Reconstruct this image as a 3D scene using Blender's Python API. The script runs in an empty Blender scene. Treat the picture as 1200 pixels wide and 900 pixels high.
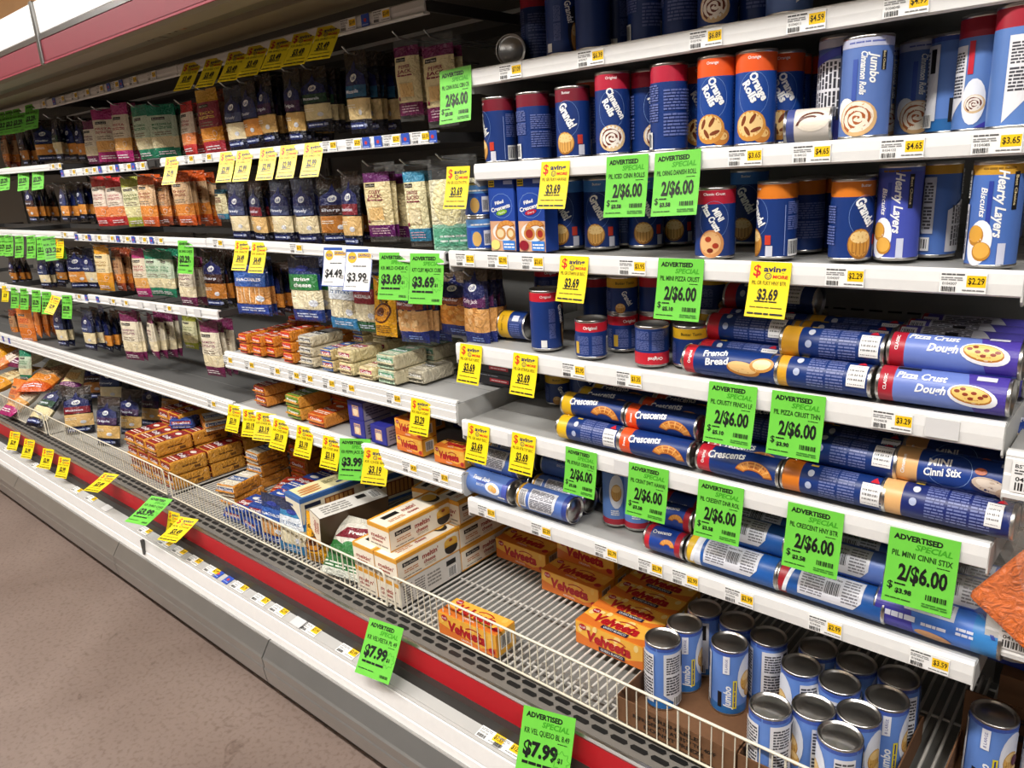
import bpy, bmesh, math, random
from mathutils import Vector, Matrix
random.seed(7)
SC = bpy.context.scene
COL = SC.collection
R = math.radians
# ------------------------------------------------------------------ camera
CAM_Z = 1.55
F_PX = 886.14; YAW = -0.73168; PIT = 0.27603; ROL = -0.05811
_cy, _sy = math.cos(YAW), math.sin(YAW)
FWD = Vector((_sy*math.cos(PIT), _cy*math.cos(PIT), -math.sin(PIT)))
_rt = Vector((_cy, -_sy, 0)); _up = _rt.cross(FWD)
RGT = math.cos(ROL)*_rt + math.sin(ROL)*_up
UPV = -math.sin(ROL)*_rt + math.cos(ROL)*_up
cam = bpy.data.cameras.new('camera'); cam.sensor_width = 36; cam.lens = F_PX/1200*36
cam.clip_start = .02
camo = bpy.data.objects.new('camera', cam); COL.objects.link(camo)
camo.matrix_world = Matrix(((RGT.x, UPV.x, -FWD.x, 0), (RGT.y, UPV.y, -FWD.y, 0), (RGT.z, UPV.z, -FWD.z, CAM_Z), (0, 0, 0, 1)))
SC.camera = camo
# ------------------------------------------------------------------ light
vs = SC.view_settings
vs.view_transform = 'Standard'; vs.look = 'None'; vs.gamma = 1; vs.use_curve_mapping = False
vs.exposure = -0.68
SC.cycles.max_bounces = 5; SC.cycles.transparent_max_bounces = 12
w = bpy.data.worlds.new('world'); SC.world = w; w.use_nodes = True
w.node_tree.nodes['Background'].inputs[0].default_value = (1, .96, .92, 1)
w.node_tree.nodes['Background'].inputs[1].default_value = .06
def area(name, x, y, z, sx, sy, power, tilt=0, col=(1, .975, .94)):
    l = bpy.data.lights.new(name, 'AREA'); l.shape = 'RECTANGLE'; l.size = sx; l.size_y = sy; l.energy = power; l.color = col
    o = bpy.data.objects.new(name, l); COL.objects.link(o); o.location = (x, y, z); o.rotation_euler = (R(tilt), 0, 0)
for i in range(4):
    area('ceiling_fluorescent', -6.3+2.6*i, -.45, 3.35, 1.9, .22, 150)
for i in range(3):
    area('added_ceiling_fill', -5+2.6*i, -1.2, 3.0, 1.9, .25, 45, 180)  # added upward lamps, brighten the ceiling for soft fill and lid reflections
for i in range(3):
    area('ceiling_fluorescent', -5+2.6*i, -3.0, 3.35, 1.9, .22, 30)
# ------------------------------------------------------------------ materials
MATS = {}
def lin(c): return c/12.92 if c <= .04045 else ((c+.055)/1.055)**2.4
def rgb(h): return tuple(lin(int(h[i:i+2], 16)/255) for i in (1, 3, 5))
def mat(key):
    """'#rrggbb' printed card/label; suffix ~ wrinkled film, @ bare metal, = brushed bumper metal, ! matt paint, % clear film, ^ card board"""
    if key in MATS: return MATS[key]
    m = bpy.data.materials.new('surface_'+key.strip('#')); m.use_nodes = True
    nt = m.node_tree; N = nt.nodes; L = nt.links; b = N['Principled BSDF']
    fin = key[7:] ; c = rgb(key[:7])
    b.inputs['Roughness'].default_value = {'': .38, '~': .16, '@': .28, '!': .5, '%': .12, '=': .33, '^': .85}[fin[:1]]
    tc = N.new('ShaderNodeTexCoord'); nz = N.new('ShaderNodeTexNoise')
    L.new(tc.outputs['Object'], nz.inputs['Vector'])
    nz.inputs['Scale'].default_value = {'': 60, '~': 42, '@': 12, '!': 14, '%': 40, '=': 10, '^': 90}[fin[:1]]
    nz.inputs['Detail'].default_value = 3
    if fin[:1] in '~%' and fin: nz.inputs['Detail'].default_value = 5; nz.inputs['Distortion'].default_value = 1.8
    amp = {'': .04, '~': .10, '@': .12, '!': .07, '%': .05, '=': .08, '^': .16}[fin[:1]]
    mr = N.new('ShaderNodeMapRange'); mr.inputs[3].default_value = 1-amp; mr.inputs[4].default_value = 1+amp
    mx = N.new('ShaderNodeMix'); mx.data_type = 'RGBA'; mx.blend_type = 'MULTIPLY'; mx.inputs[0].default_value = 1
    L.new(nz.outputs['Fac'], mr.inputs[0]); L.new(mr.outputs[0], mx.inputs[7]); mx.inputs[6].default_value = c+(1,)
    L.new(mx.outputs[2], b.inputs['Base Color'])
    if fin[:1] == '@': b.inputs['Metallic'].default_value = 1
    if fin[:1] == '=': b.inputs['Metallic'].default_value = .85
    if fin[:1] in '~%' and fin:
        bp = N.new('ShaderNodeBump'); bp.inputs['Strength'].default_value = 1; bp.inputs['Distance'].default_value = .011
        L.new(nz.outputs['Fac'], bp.inputs['Height']); L.new(bp.outputs[0], b.inputs['Normal'])
    if fin[:1] == '%': b.inputs['Alpha'].default_value = .06
    MATS[key] = m
    return m
# ------------------------------------------------------------------ mesh builder
class MB:
    def __init__(s): s.v = []; s.f = []; s.m = []; s.keys = []; s.sm = []
    def mi(s, k):
        if k not in s.keys: s.keys.append(k)
        return s.keys.index(k)
    def poly(s, pts, k, smooth=False):
        n = len(s.v); s.v += [tuple(p) for p in pts]; s.f.append(tuple(range(n, n+len(pts)))); s.m.append(s.mi(k)); s.sm.append(smooth)
    def faces(s, vs_, fs, k, smooth=False):
        n = len(s.v); s.v += [tuple(p) for p in vs_]
        for i, f in enumerate(fs):
            s.f.append(tuple(n+a for a in f)); s.m.append(s.mi(k[i] if isinstance(k, list) else k)); s.sm.append(smooth)
    def box(s, x0, x1, y0, y1, z0, z1, k, bev=0.0, xf=None):
        b = min(bev, .49*min(abs(x1-x0), abs(y1-y0), abs(z1-z0)))
        if b <= 0:
            P = [(x, y, z) for z in (z0, z1) for y in (y0, y1) for x in (x0, x1)]
            Fs = [(0, 2, 3, 1), (4, 5, 7, 6), (0, 1, 5, 4), (2, 6, 7, 3), (0, 4, 6, 2), (1, 3, 7, 5)]
        else:
            bm = bmesh.new(); bmesh.ops.create_cube(bm, size=1)
            for v in bm.verts: v.co = Vector(((x0+x1)/2+v.co.x*(x1-x0), (y0+y1)/2+v.co.y*(y1-y0), (z0+z1)/2+v.co.z*(z1-z0)))
            bmesh.ops.bevel(bm, geom=list(bm.edges), offset=b, segments=2, affect='EDGES', profile=.5)
            bm.verts.index_update(); P = [v.co.copy() for v in bm.verts]; Fs = [tuple(v.index for v in f.verts) for f in bm.faces]; bm.free()
        if xf: P = [xf @ Vector(p) for p in P]
        s.faces(P, Fs, k)
    def tube(s, pts, r, k, n=6, close=True):
        pts = [Vector(p) for p in pts]; rings = []
        for i, p in enumerate(pts):
            d = (pts[min(i+1, len(pts)-1)]-pts[max(i-1, 0)]).normalized()
            a = d.cross(Vector((0, 0, 1)) if abs(d.z) < .9 else Vector((1, 0, 0))).normalized(); c = d.cross(a)
            rings.append([p+r*(math.cos(2*math.pi*j/n)*a+math.sin(2*math.pi*j/n)*c) for j in range(n)])
        V = [q for g in rings for q in g]
        Fs = [(i*n+j, i*n+(j+1) % n, (i+1)*n+(j+1) % n, (i+1)*n+j) for i in range(len(pts)-1) for j in range(n)]
        s.faces(V, Fs, k, True)
        if close:
            s.poly(rings[0][::-1], k); s.poly(rings[-1], k)
    def lathe(s, prof, k, n=28, smooth=True, axis='Z', c=(0, 0, 0)):
        V = []
        for (r, z) in prof:
            for j in range(n):
                a = 2*math.pi*j/n
                p = (r*math.cos(a), r*math.sin(a), z) if axis == 'Z' else (z, r*math.cos(a), r*math.sin(a))
                V.append((p[0]+c[0], p[1]+c[1], p[2]+c[2]))
        Fs = [(i*n+j, i*n+(j+1) % n, (i+1)*n+(j+1) % n, (i+1)*n+j) for i in range(len(prof)-1) for j in range(n)]
        s.faces(V, Fs, k, smooth)
    def extrude(s, prof, x0, x1, k, cap=True):
        """closed (y,z) profile swept along X"""
        n = len(prof); V = [(x0, y, z) for y, z in prof]+[(x1, y, z) for y, z in prof]
        s.faces(V, [(j, (j+1) % n, n+(j+1) % n, n+j) for j in range(n)], k)
        if cap: s.poly(V[:n][::-1], k); s.poly(V[n:], k)
    def mesh(s, name):
        me = bpy.data.meshes.new(name); me.from_pydata(s.v, [], s.f)
        for k in s.keys: me.materials.append(mat(k))
        me.polygons.foreach_set('material_index', s.m); me.polygons.foreach_set('use_smooth', s.sm)
        me.update(); return me
def link(name, me, parent=None, loc=None):
    o = bpy.data.objects.new(name, me); COL.objects.link(o)
    if parent: o.parent = parent
    if loc: o.location = loc
    return o
def empty(name, loc=(0, 0, 0), rot=(0, 0, 0)):
    o = bpy.data.objects.new(name, None); COL.objects.link(o); o.location = loc; o.rotation_euler = rot; o.empty_display_size = .05
    return o
def tag(o, label, cat, group=None):
    o['label'] = label; o['category'] = cat
    if group: o['group'] = group
    return o
def struct(name, mb):
    o = link(name, mb.mesh(name)); o['kind'] = 'structure'; return o
# ------------------------------------------------------------------ flat lettering and print, wrapped on a surface
TXT = {}
def glyphs(s, bold):
    if (s, bold) not in TXT:
        cu = bpy.data.curves.new('lettering', 'FONT'); cu.body = s; cu.resolution_u = 2; cu.offset = bold
        ob = bpy.data.objects.new('lettering', cu); me = bpy.data.meshes.new_from_object(ob)
        V = [(v.co.x, v.co.y) for v in me.vertices]; Fs = [tuple(p.vertices) for p in me.polygons]
        bpy.data.objects.remove(ob); bpy.data.curves.remove(cu); bpy.data.meshes.remove(me)
        x0 = min(v[0] for v in V); x1 = max(v[0] for v in V)
        TXT[(s, bold)] = ([(x-x0, y) for x, y in V], Fs, x1-x0)
    return TXT[(s, bold)]
class Dec:
    def __init__(s, mb, fn, maxlen=0, h0=.0004, sfx=''): s.mb = mb; s.fn = fn; s.ml = maxlen; s.h = h0; s.sfx = sfx
    def tri(s, t, k):
        k = k if len(k) > 7 else k+s.sfx
        st = [t]
        while st:
            a, b, c = st.pop()
            if s.ml:
                d = [math.dist(a, b), math.dist(b, c), math.dist(c, a)]; j = d.index(max(d))
                if d[j] > s.ml:
                    p = [a, b, c]; q, r_, o = p[j], p[(j+1) % 3], p[(j+2) % 3]; m = ((q[0]+r_[0])/2, (q[1]+r_[1])/2)
                    st += [(q, m, o), (m, r_, o)]; continue
            s.mb.poly([s.fn(p[0], p[1], s.h) for p in (a, b, c)], k)
    def poly(s, pts, k):
        k = k if len(k) > 7 else k+s.sfx
        if not s.ml: s.mb.poly([s.fn(p[0], p[1], s.h) for p in pts], k)
        else:
            c = (sum(p[0] for p in pts)/len(pts), sum(p[1] for p in pts)/len(pts))
            for i in range(len(pts)): s.tri((c, pts[i], pts[(i+1) % len(pts)]), k)
        s.h += .00012
    def rect(s, u0, v0, u1, v1, k): s.poly([(u0, v0), (u1, v0), (u1, v1), (u0, v1)], k)
    def ell(s, cu, cv, ru, rv, k, rot=0, n=18, a0=0, a1=360):
        c, q = math.cos(R(rot)), math.sin(R(rot)); P = []
        for i in range(n if a1-a0 == 360 else n+1):
            a = R(a0+(a1-a0)*i/n); x, y = ru*math.cos(a), rv*math.sin(a); P.append((cu+c*x-q*y, cv+q*x+c*y))
        s.poly(P, k)
    def arc(s, cu, cv, ru, rv, wd, k, a0, a1, rot=0, n=14):
        c, q = math.cos(R(rot)), math.sin(R(rot)); P = []
        for i in range(n+1):
            a = R(a0+(a1-a0)*i/n)
            P.append([(cu+c*x-q*y, cv+q*x+c*y) for x, y in (((ru-wd)*math.cos(a), (rv-wd)*math.sin(a)), (ru*math.cos(a), rv*math.sin(a)))])
        for i in range(n):
            A = P[i]+P[i+1][::-1]
            s.tri((A[0], A[1], A[2]), k); s.tri((A[0], A[2], A[3]), k)
        s.h += .00012
    def txt(s, t, cu, cv, cap, k, wid=None, rot=0, bold=0.0, shear=0.0, al='C'):
        k = k if len(k) > 7 else k+s.sfx
        V, Fs, W = glyphs(t, bold); sc = cap/.7; sx = sc if wid is None else wid/W
        off = {'C': -W*sx/2, 'L': 0, 'R': -W*sx}[al]; c, q = math.cos(R(rot)), math.sin(R(rot)); P = []
        for x, y in V:
            a, b = x*sx+off+shear*(y*sc-cap/2), y*sc-cap/2; P.append((cu+c*a-q*b, cv+q*a+c*b))
        if not s.ml: s.mb.faces([s.fn(p[0], p[1], s.h) for p in P], Fs, k)
        else:
            for f in Fs:
                for i in range(1, len(f)-1): s.tri((P[f[0]], P[f[i]], P[f[i+1]]), k)
        s.h += .00012
    def bars(s, u0, v0, u1, v1, k='#151515', vert=False, n=11):
        rr = random.Random(n); L_ = (v1-v0) if vert else (u1-u0); x = 0
        while x < L_*.97:
            wd = L_*rr.choice((.03, .05, .07)); e = min(x+wd, L_)
            if vert: s.rect(u0, v0+x, u1, v0+e, k)
            else: s.rect(u0+x, v0, u0+e, v1, k)
            s.h -= .00012; x += wd+L_*rr.choice((.03, .04, .06))
        s.h += .00012
    def lines(s, u0, v0, u1, v1, n, k, fill=.55, vert=False, seed=3):
        rr = random.Random(seed+n); 
        for i in range(n):
            a = (i+.5)/n; hh = fill/n/2
            L0 = 0.0
            while L0 < .96:
                e = min(1, L0+rr.uniform(.12, .4))
                if vert: s.rect(u0+(u1-u0)*(a-hh), v0+(v1-v0)*L0, u0+(u1-u0)*(a+hh), v0+(v1-v0)*e, k)
                else: s.rect(u0+(u1-u0)*L0, v0+(v1-v0)*(a-hh), u0+(u1-u0)*e, v0+(v1-v0)*(a+hh), k)
                s.h -= .00012; L0 = e+rr.uniform(.02, .06)
        s.h += .00012
def flat(o, ux, vx, nx):
    o, ux, vx, nx = Vector(o), Vector(ux), Vector(vx), Vector(nx)
    return lambda u, v, h: o+ux*u+vx*v+nx*h
# ------------------------------------------------------------------ reading places off the photo: a ray met with a real plane
def ray(px, py): return FWD*F_PX+RGT*(px-600)-UPV*(py-450)
def on_y(px, py, y): d = ray(px, py); d = d*(y/d.y); return Vector((d.x, d.y, d.z+CAM_Z))
def on_z(px, py, z): d = ray(px, py); d = d*((z-CAM_Z)/d.z); return Vector((d.x, d.y, z))
KINDS = {}
def stamp(kind, name, loc, rot=(0, 0, 0), scale=(1, 1, 1), label='', cat='', group=None):
    """one thing of a kind: an Empty at its base with a child per part (parts share mesh data between repeats)"""
    r = empty(name, loc, rot); r.scale = scale; tag(r, label, cat, group)
    for part, me, sub in KINDS[kind]:
        o = link(part, me, r)
        for sp, sme in sub: link(sp, sme, o)
    return r
# ================================================================== THE SETTING
BACK = 1.90
X_END = -8.6; X_R = 1.2
mb = MB(); mb.box(-9, 3.5, -4.5, 2.0, -.02, 0, '#8d7a6c!'); floor_o = struct('floor', mb)
def floor_material():
    m = bpy.data.materials.new('worn_vinyl_floor'); m.use_nodes = True; nt = m.node_tree; N = nt.nodes; L = nt.links; b = N['Principled BSDF']
    tc = N.new('ShaderNodeTexCoord')
    def noise(sc, det, dist=0):
        n = N.new('ShaderNodeTexNoise'); n.inputs['Scale'].default_value = sc; n.inputs['Detail'].default_value = det; n.inputs['Distortion'].default_value = dist
        L.new(tc.outputs['Object'], n.inputs['Vector']); return n.outputs['Fac']
    def ramp(src, stops):
        r = N.new('ShaderNodeValToRGB'); L.new(src, r.inputs[0]); e = r.color_ramp.elements
        while len(e) < len(stops): e.new(.5)
        for el, (p, c) in zip(e, stops): el.position = p; el.color = rgb(c)+(1,)
        return r.outputs[0]
    base = ramp(noise(1.6, 5, .4), [(.3, '#6b5b52'), (.55, '#78685f'), (.75, '#83736a')])
    fine = ramp(noise(70, 4), [(.32, '#d8d0ca'), (.5, '#ffffff'), (1, '#ffffff')])
    scuff = ramp(noise(9, 8, 1.6), [(.64, '#ffffff'), (.70, '#cfc6c0'), (.76, '#ffffff')])
    def mul(a, c):
        x = N.new('ShaderNodeMix'); x.data_type = 'RGBA'; x.blend_type = 'MULTIPLY'; x.inputs[0].default_value = .8; L.new(a, x.inputs[6]); L.new(c, x.inputs[7]); return x.outputs[2]
    L.new(mul(mul(base, fine), scuff), b.inputs['Base Color']); b.inputs['Roughness'].default_value = .5
    bp = N.new('ShaderNodeBump'); bp.inputs['Strength'].default_value = .12; L.new(noise(60, 4), bp.inputs['Height']); L.new(bp.outputs[0], b.inputs['Normal'])
    return m
floor_o.data.materials[0] = floor_material()
mb = MB(); mb.box(-9, 3.5, -4.5, 2.0, 3.5, 3.52, '#cdbba4!'); struct('ceiling', mb)
mb = MB(); mb.box(-9, 3.5, 1.98, 2.0, 0, 3.5, '#b58a5e!'); struct('wall_back', mb)
mb = MB(); mb.box(-9, -8.98, -4.5, 2.0, 0, 3.5, '#b9a48c!'); struct('wall_left', mb)
# ------------------------------------------------------------------ the refrigerated case itself
case = tag(empty('refrigerated_case', (-2.4, 1.4, 0)), 'long open refrigerated dairy case with red stripes and white bumper along the aisle', 'display case')
CO = Vector((-2.4, 1.4, 0))
def cpart(name, mb):
    mb.v = [(x-CO.x, y-CO.y, z-CO.z) for x, y, z in mb.v]; return link(name, mb.mesh(name), case)
X0, X1 = X_END, X_R
mb = MB(); mb.box(-1.395, X1, BACK, BACK+.06, .04, 2.19, '#b4b4b1!'); mb.box(X0, -1.395, BACK, BACK+.06, .04, 2.19, '#5c5c5a!')  # lit grey in the biscuit bay, shade painted into the left bays' tone
for k in range(7):
    xs = -6.28+1.22*k-.004
    mb.box(xs-.014, xs+.014, BACK-.012, BACK, .3, 1.97, '#6f6f6c!')
    for j in range(26): mb.box(xs-.003, xs+.003, BACK-.0125, BACK-.01, .42+.06*j, .455+.06*j, '#1a1a1a!')
for j in range(60): mb.box(-1.3+.042*j, -1.27+.042*j, BACK-.001, BACK+.001, 1.176, 1.18, '#1c1c1c!')
cpart('back_panel', mb)
mb = MB(); mb.box(X0, X1, 1.10, BACK+.06, 2.0, 2.185, '#d8d6d0!'); cpart('canopy_box', mb)
mb = MB(); mb.extrude([(1.092, 2.085), (1.086, 2.09), (1.084, 2.186), (1.10, 2.19), (1.10, 2.085)], X0, X1, '#f2f1ee!')
mb.extrude([(1.088, 2.066), (1.081, 2.068), (1.081, 2.084), (1.088, 2.088)], X0, X1, '#9d9b99@'); cpart('fascia_panel', mb)
mb = MB(); mb.box(X0, X1, 1.083, 1.10, 1.995, 2.066, '#741526!'); mb.box(X0, X1, 1.080, 1.085, 1.991, 1.997, '#862032!'); cpart('red_fascia_stripe', mb)
for xs in (-3.065, -5.5, -.62):
    mb = MB(); mb.box(xs-.012, xs+.012, 1.0755, 1.09, 1.99, 2.19, '#8d8c8a@', .003); cpart('fascia_joint_strip', mb)
mb = MB(); mb.extrude([(1.083, 1.995), (1.10, 1.985), (1.155, 1.982), (1.158, 1.996), (1.23, 1.996), (1.233, 1.98), (1.385, 1.98), (1.40, 1.99), (1.40, 2.0), (1.083, 2.0)], X0, X1, '#766c56!')
for xs in (-2.42, -4.86): mb.box(xs-.002, xs+.002, 1.157, 1.232, 1.9945, 1.997, '#5c5546!')
for xs in (-2.32, -2.36, -2.47, -2.5): mb.box(xs-.004, xs+.004, 1.19, 1.198, 1.9945, 1.997, '#4a4030!')
mb.box(-2.29, -2.262, 1.186, 1.2, 1.9945, 1.997, '#7a5030!'); mb.box(X0, X1, 1.161, 1.227, 1.9955, 1.9975, '#5a533f!'); cpart('canopy_soffit', mb)
mb = MB()
for j in range(36): mb.box(X0, X1, 1.405+.0085*j, 1.407+.0085*j, 1.965, 1.998, '#57544e!')
mb.box(X0, X1, 1.40, 1.72, 1.996, 2.0, '#2c2a27!'); cpart('air_curtain_grille', mb)
# bottom front: grille, red strip, ticket channel, bumper, kick plate
mb = MB(); mb.extrude([(1.21, .318), (1.15, .312), (1.105, .338), (1.098, .338), (1.098, .29), (1.21, .29)], X0, X1, '#6e6a64!')
for r_, (ya, yb) in enumerate(((1.189, 1.203), (1.166, 1.180))):
    x = -5.2+.02*r_
    while x < .3:
        za = .312+(ya-1.15)/.06*.006
        mb.faces([(x, ya, za+.0008), (x+.034, ya, za+.0008), (x+.04, (ya+yb)/2, za+.0015), (x+.034, yb, za+.0022), (x, yb, za+.0022), (x-.006, (ya+yb)/2, za+.0015)], [(0, 1, 2, 3, 4, 5)], '#0b0b0b!'); x += .052
cpart('air_intake_grille', mb)
mb = MB(); mb.extrude([(1.098, .30), (1.088, .30), (1.072, .266), (1.078, .262), (1.098, .262)], X0, X1, '#3c1214')
mb.extrude([(1.097, .358), (1.0895, .3585), (1.074, .2665), (1.082, .2655)], X0, X1, '#ad1520'); cpart('red_front_strip', mb)
mb = MB(); mb.extrude([(1.101, .357), (1.098, .366), (1.09, .367), (1.086, .362), (1.0885, .356)], X0, X1, '#d4d2ce@'); cpart('chrome_edge', mb)
mb = MB(); mb.extrude([(1.078, .268), (1.071, .2735), (1.067, .268), (1.030, .2605), (1.025, .2655), (1.018, .2635), (1.020, .25), (1.078, .25)], X0, X1, '#b4b3b0!')
cpart('ticket_channel', mb)
mb = MB(); mb.extrude([(1.022, .260), (1.014, .2595), (1.008, .215), (1.0095, .211), (1.0065, .207), (1.003, .185), (1.02, .182)], X0, X1, '#efeeec')
mb2 = mb
for xs in (-2.86, -.35): mb.box(xs-.006, xs+.006, 1.0, 1.012, .20, .26, '#4b4a49!')
cpart('white_bumper', mb)
mb = MB()
segs = [X0, -4.3, -3.08, -1.97, -.6, X1]
for a, b in zip(segs, segs[1:]):
    mb.extrude([(1.004, .187), (.995, .186), (.968, .146), (.963, .140), (.966, .115), (.966, .108), (.963, .104), (.966, .076), (.970, .05), (1.02, .048), (1.02, .187)], a+.0025, b-.0025, '#b2b1ae=')
cpart('metal_bumper', mb)
mb = MB(); mb.box(X0, X1, 1.06, 1.09, 0, .3, '#2b2724!'); mb.box(X0, X1, 1.0, BACK, .0, .04, '#26221f!'); cpart('kick_plate', mb)
mb = MB(); mb.box(X0, X1, 1.10, BACK, .285, .292, '#8c8b87!'); cpart('bottom_pan', mb)

# ------------------------------------------------------------------ price tickets that slide in the rails
TIC = {}
def ticket_mesh(price, style='w', hh=.033):
    k = (price, style, hh)
    if k in TIC: return TIC[k]
    mb = MB(); W = {'w': .064, 'b': .03, 'y': .05, 'p': .05}[style]
    mb.box(-W/2, W/2, -.0012, 0, -hh/2, hh/2, {'w': '#f0f0ee', 'b': '#2c4fb0', 'y': '#f0f0ee', 'p': '#d4d4d4'}[style])
    d = Dec(mb, flat((0, -.0012, 0), (1, 0, 0), (0, 0, 1), (0, -1, 0)), h0=.0002)
    if style == 'w':
        d.rect(.005, -hh*.2, .031, hh*.36, '#f3c61c'); d.txt(price, .018, hh*.1, hh*.3, '#151515', .022, bold=.02)
        d.lines(-.030, hh*.32, .002, hh*.46, 1, '#555555'); d.lines(-.030, hh*.08, 0, hh*.28, 2, '#8a8a8a')
        d.txt('0%d' % (103900+len(TIC)*37), -.018, -hh*.05, hh*.13, '#333333', .02); d.bars(-.029, -hh*.44, -.008, -hh*.2, '#222222', n=7+len(TIC)); d.lines(0, -hh*.4, .03, -hh*.3, 1, '#777777')
    elif style == 'b': d.ell(.0, .0, .006, .005, '#c43b3b', n=6); d.lines(-.012, -.012, .012, -.008, 1, '#9fb2e8')
    TIC[k] = mb.mesh('price_label'); return TIC[k]
def rail_tickets(root, items, yface, zc, hh=.033, tilt=0, parent=None):
    """items: (px, py, price or style letter) read along the rail"""
    for px, py, p in items:
        P = on_y(px, py, yface)
        o = link('price_label', ticket_mesh('' if p in 'bp' else p, p if p in 'bp' else 'w', hh), parent or root)
        o.location = (P.x-root.location.x, yface-root.location.y, zc-root.location.z); o.rotation_euler = (tilt, 0, 0)
# ------------------------------------------------------------------ shelves
def shelf(X0, X1, yf, zt, lip, label, style='flat', items=(), deck='#a6a6a3!', back=BACK-.02, group='metal shelves of the cold case'):
    root = tag(empty('metal_shelf', ((X0+X1)/2, yf, zt)), label, 'shelf', group)
    hw = (X1-X0)/2; D = back-yf
    mb = MB(); mb.box(-hw, hw, .004, D, -.012, -.006, deck)
    for t in range(1, 4): mb.box(-hw+.002, hw-.002, D*t/4, D*t/4+.0015, -.0061, -.0055, '#7e7e7b!')
    mb.box(-hw, hw, D-.012, D, -.008, .022, deck)
    mb.box(-hw, hw, .02, .035, -.03, -.012, '#6b6b69!'); link('shelf_deck', mb.mesh('shelf_deck'), root)
    mb = MB()
    if style == 'flat':
        prof = [(.008, 0), (-.003, .001), (-.007, -.004), (-.008, -lip*.5), (-.006, -lip+.003), (-.002, -lip), (.010, -lip+.001), (.010, -lip+.004), (-.001, -lip+.006), (-.002, -.006), (.008, -.004)]
        mb.extrude(prof, -hw, hw, '#e6e6e4')
    else:
        prof = [(.006, .002), (-.004, .002), (-.010, -.004), (-.009, -.008), (-.011, -.010), (-.010, -lip*.45), (-.012, -lip*.5), (-.011, -lip*.85), (-.014, -lip*.9), (-.013, -lip), (.004, -lip), (.004, -lip+.003), (-.005, -lip+.004), (-.004, -.004), (.006, -.003)]
        mb.extrude(prof, -hw, hw, '#e2e2e0')
    rail = link('price_rail', mb.mesh('price_rail'), root)
    for sx in (-1, 1):
        mb = MB(); n = [(-.004, .0), (-.006, -lip-.006), (.004, -lip-.014), (.03, -lip-.012), (D, -.10), (D, -.008), (.0, -.008)]
        mb.extrude(n, sx*hw-.0015, sx*hw+.0015, '#c4c4c1!'); link('side_bracket', mb.mesh('side_bracket'), root)
    rail_tickets(root, items, yf-.0085 if style == 'flat' else yf-.012, zt-lip/2, hh=min(.033, lip*.8), parent=rail)
    return root
XA, XB = -1.387, -.170       # the biscuit bay
S1, S2, S3, S4, S5, S6 = 1.773, 1.566, 1.3625, 1.1245, .9145, .688
YU, YL = 1.346, 1.342; XU = -1.283
shelf(XU, XB+.4, YU, S1, .037, 'topmost white shelf of the biscuit bay holding dark blue roll cans', items=[(598, 80, '$7.09'), (692, 60, '$6.39'), (827, 38, '$6.89'), (945, 17, '$4.59'), (1062, 0, '$4.99')])
shelf(XU, XB+.4, YU, S2, .037, 'white shelf second from the top in the biscuit bay, under the orange roll cans', items=[(873, 184, '$3.65'), (951, 179, '$4.65'), (1057, 172, '$4.65'), (1168, 166, '$3.65')])
shelf(XA, XB, YL, S3, .040, 'white eye-level shelf of the biscuit bay under the crescent cartons and tall biscuit cans', items=[(545, 304, '$2.35'), (583, 305, '$2.95'), (624, 306, '$2.65'), (741, 311, '$3.95'), (990, 320, '$2.29'), (1129, 326, '$2.29')])
shelf(XA, XB, YL, S4, .046, 'white shelf of the biscuit bay with short cans at left and dough rolls at right', items=[(672, 429, '$2.95'), (737, 440, '$3.35'), (1046, 485, '$3.29'), (1105, 492, 'p')])
shelf(XA, XB, YL, S5, .046, 'white shelf of the biscuit bay loaded with lying crescent roll cans', items=[(604, 516, 'p'), (731, 552, 'p')])
shelf(XA, XB, YL, S6, .046, 'lowest white shelf of the biscuit bay with pale blue dough cans lying on it', items=[(570, 597, '$2.29'), (634, 618, '$2.29'), (710, 643, '$2.79'), (762, 660, '$2.79'), (803, 675, '$2.99'), (866, 696, '$2.99'), (967, 730, '$2.99'), (1089, 772, '$3.59')])
# shelves of the cheese bay and beyond
XC0, XC1, XL0, XM0 = -2.615, -1.402, -3.838, -5.06
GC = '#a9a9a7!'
C5, C6 = .962, .757
shelf(XC0, XC1, YL, C5, .058, 'white ridged shelf holding small stacked cheese bars beside the biscuit bay', 'ridge', [(267, 420, '$3.79'), (292, 426, '$4.29'), (322, 433, '$4.29'), (344, 438, '$4.29'), (360, 443, '$4.29'), (385, 447, '$3.59'), (408, 453, '$3.49'), (461, 464, '$3.69')], GC)
shelf(XC0, XC1, YL, C6, .058, 'white ridged shelf with orange cheese bars and small yellow cartons', 'ridge', [(480, 547, '$4.29'), (516, 558, '$5.29')], GC)
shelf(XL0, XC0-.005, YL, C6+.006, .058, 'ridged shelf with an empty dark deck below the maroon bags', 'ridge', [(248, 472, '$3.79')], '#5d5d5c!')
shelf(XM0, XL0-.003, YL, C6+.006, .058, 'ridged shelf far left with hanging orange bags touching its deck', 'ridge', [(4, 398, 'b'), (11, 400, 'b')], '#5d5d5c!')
shelf(XM0-1.22, XM0-.003, YL, C6+.006, .058, 'farthest ridged shelf at the left edge of the case', 'ridge', [], '#5d5d5c!')
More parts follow.
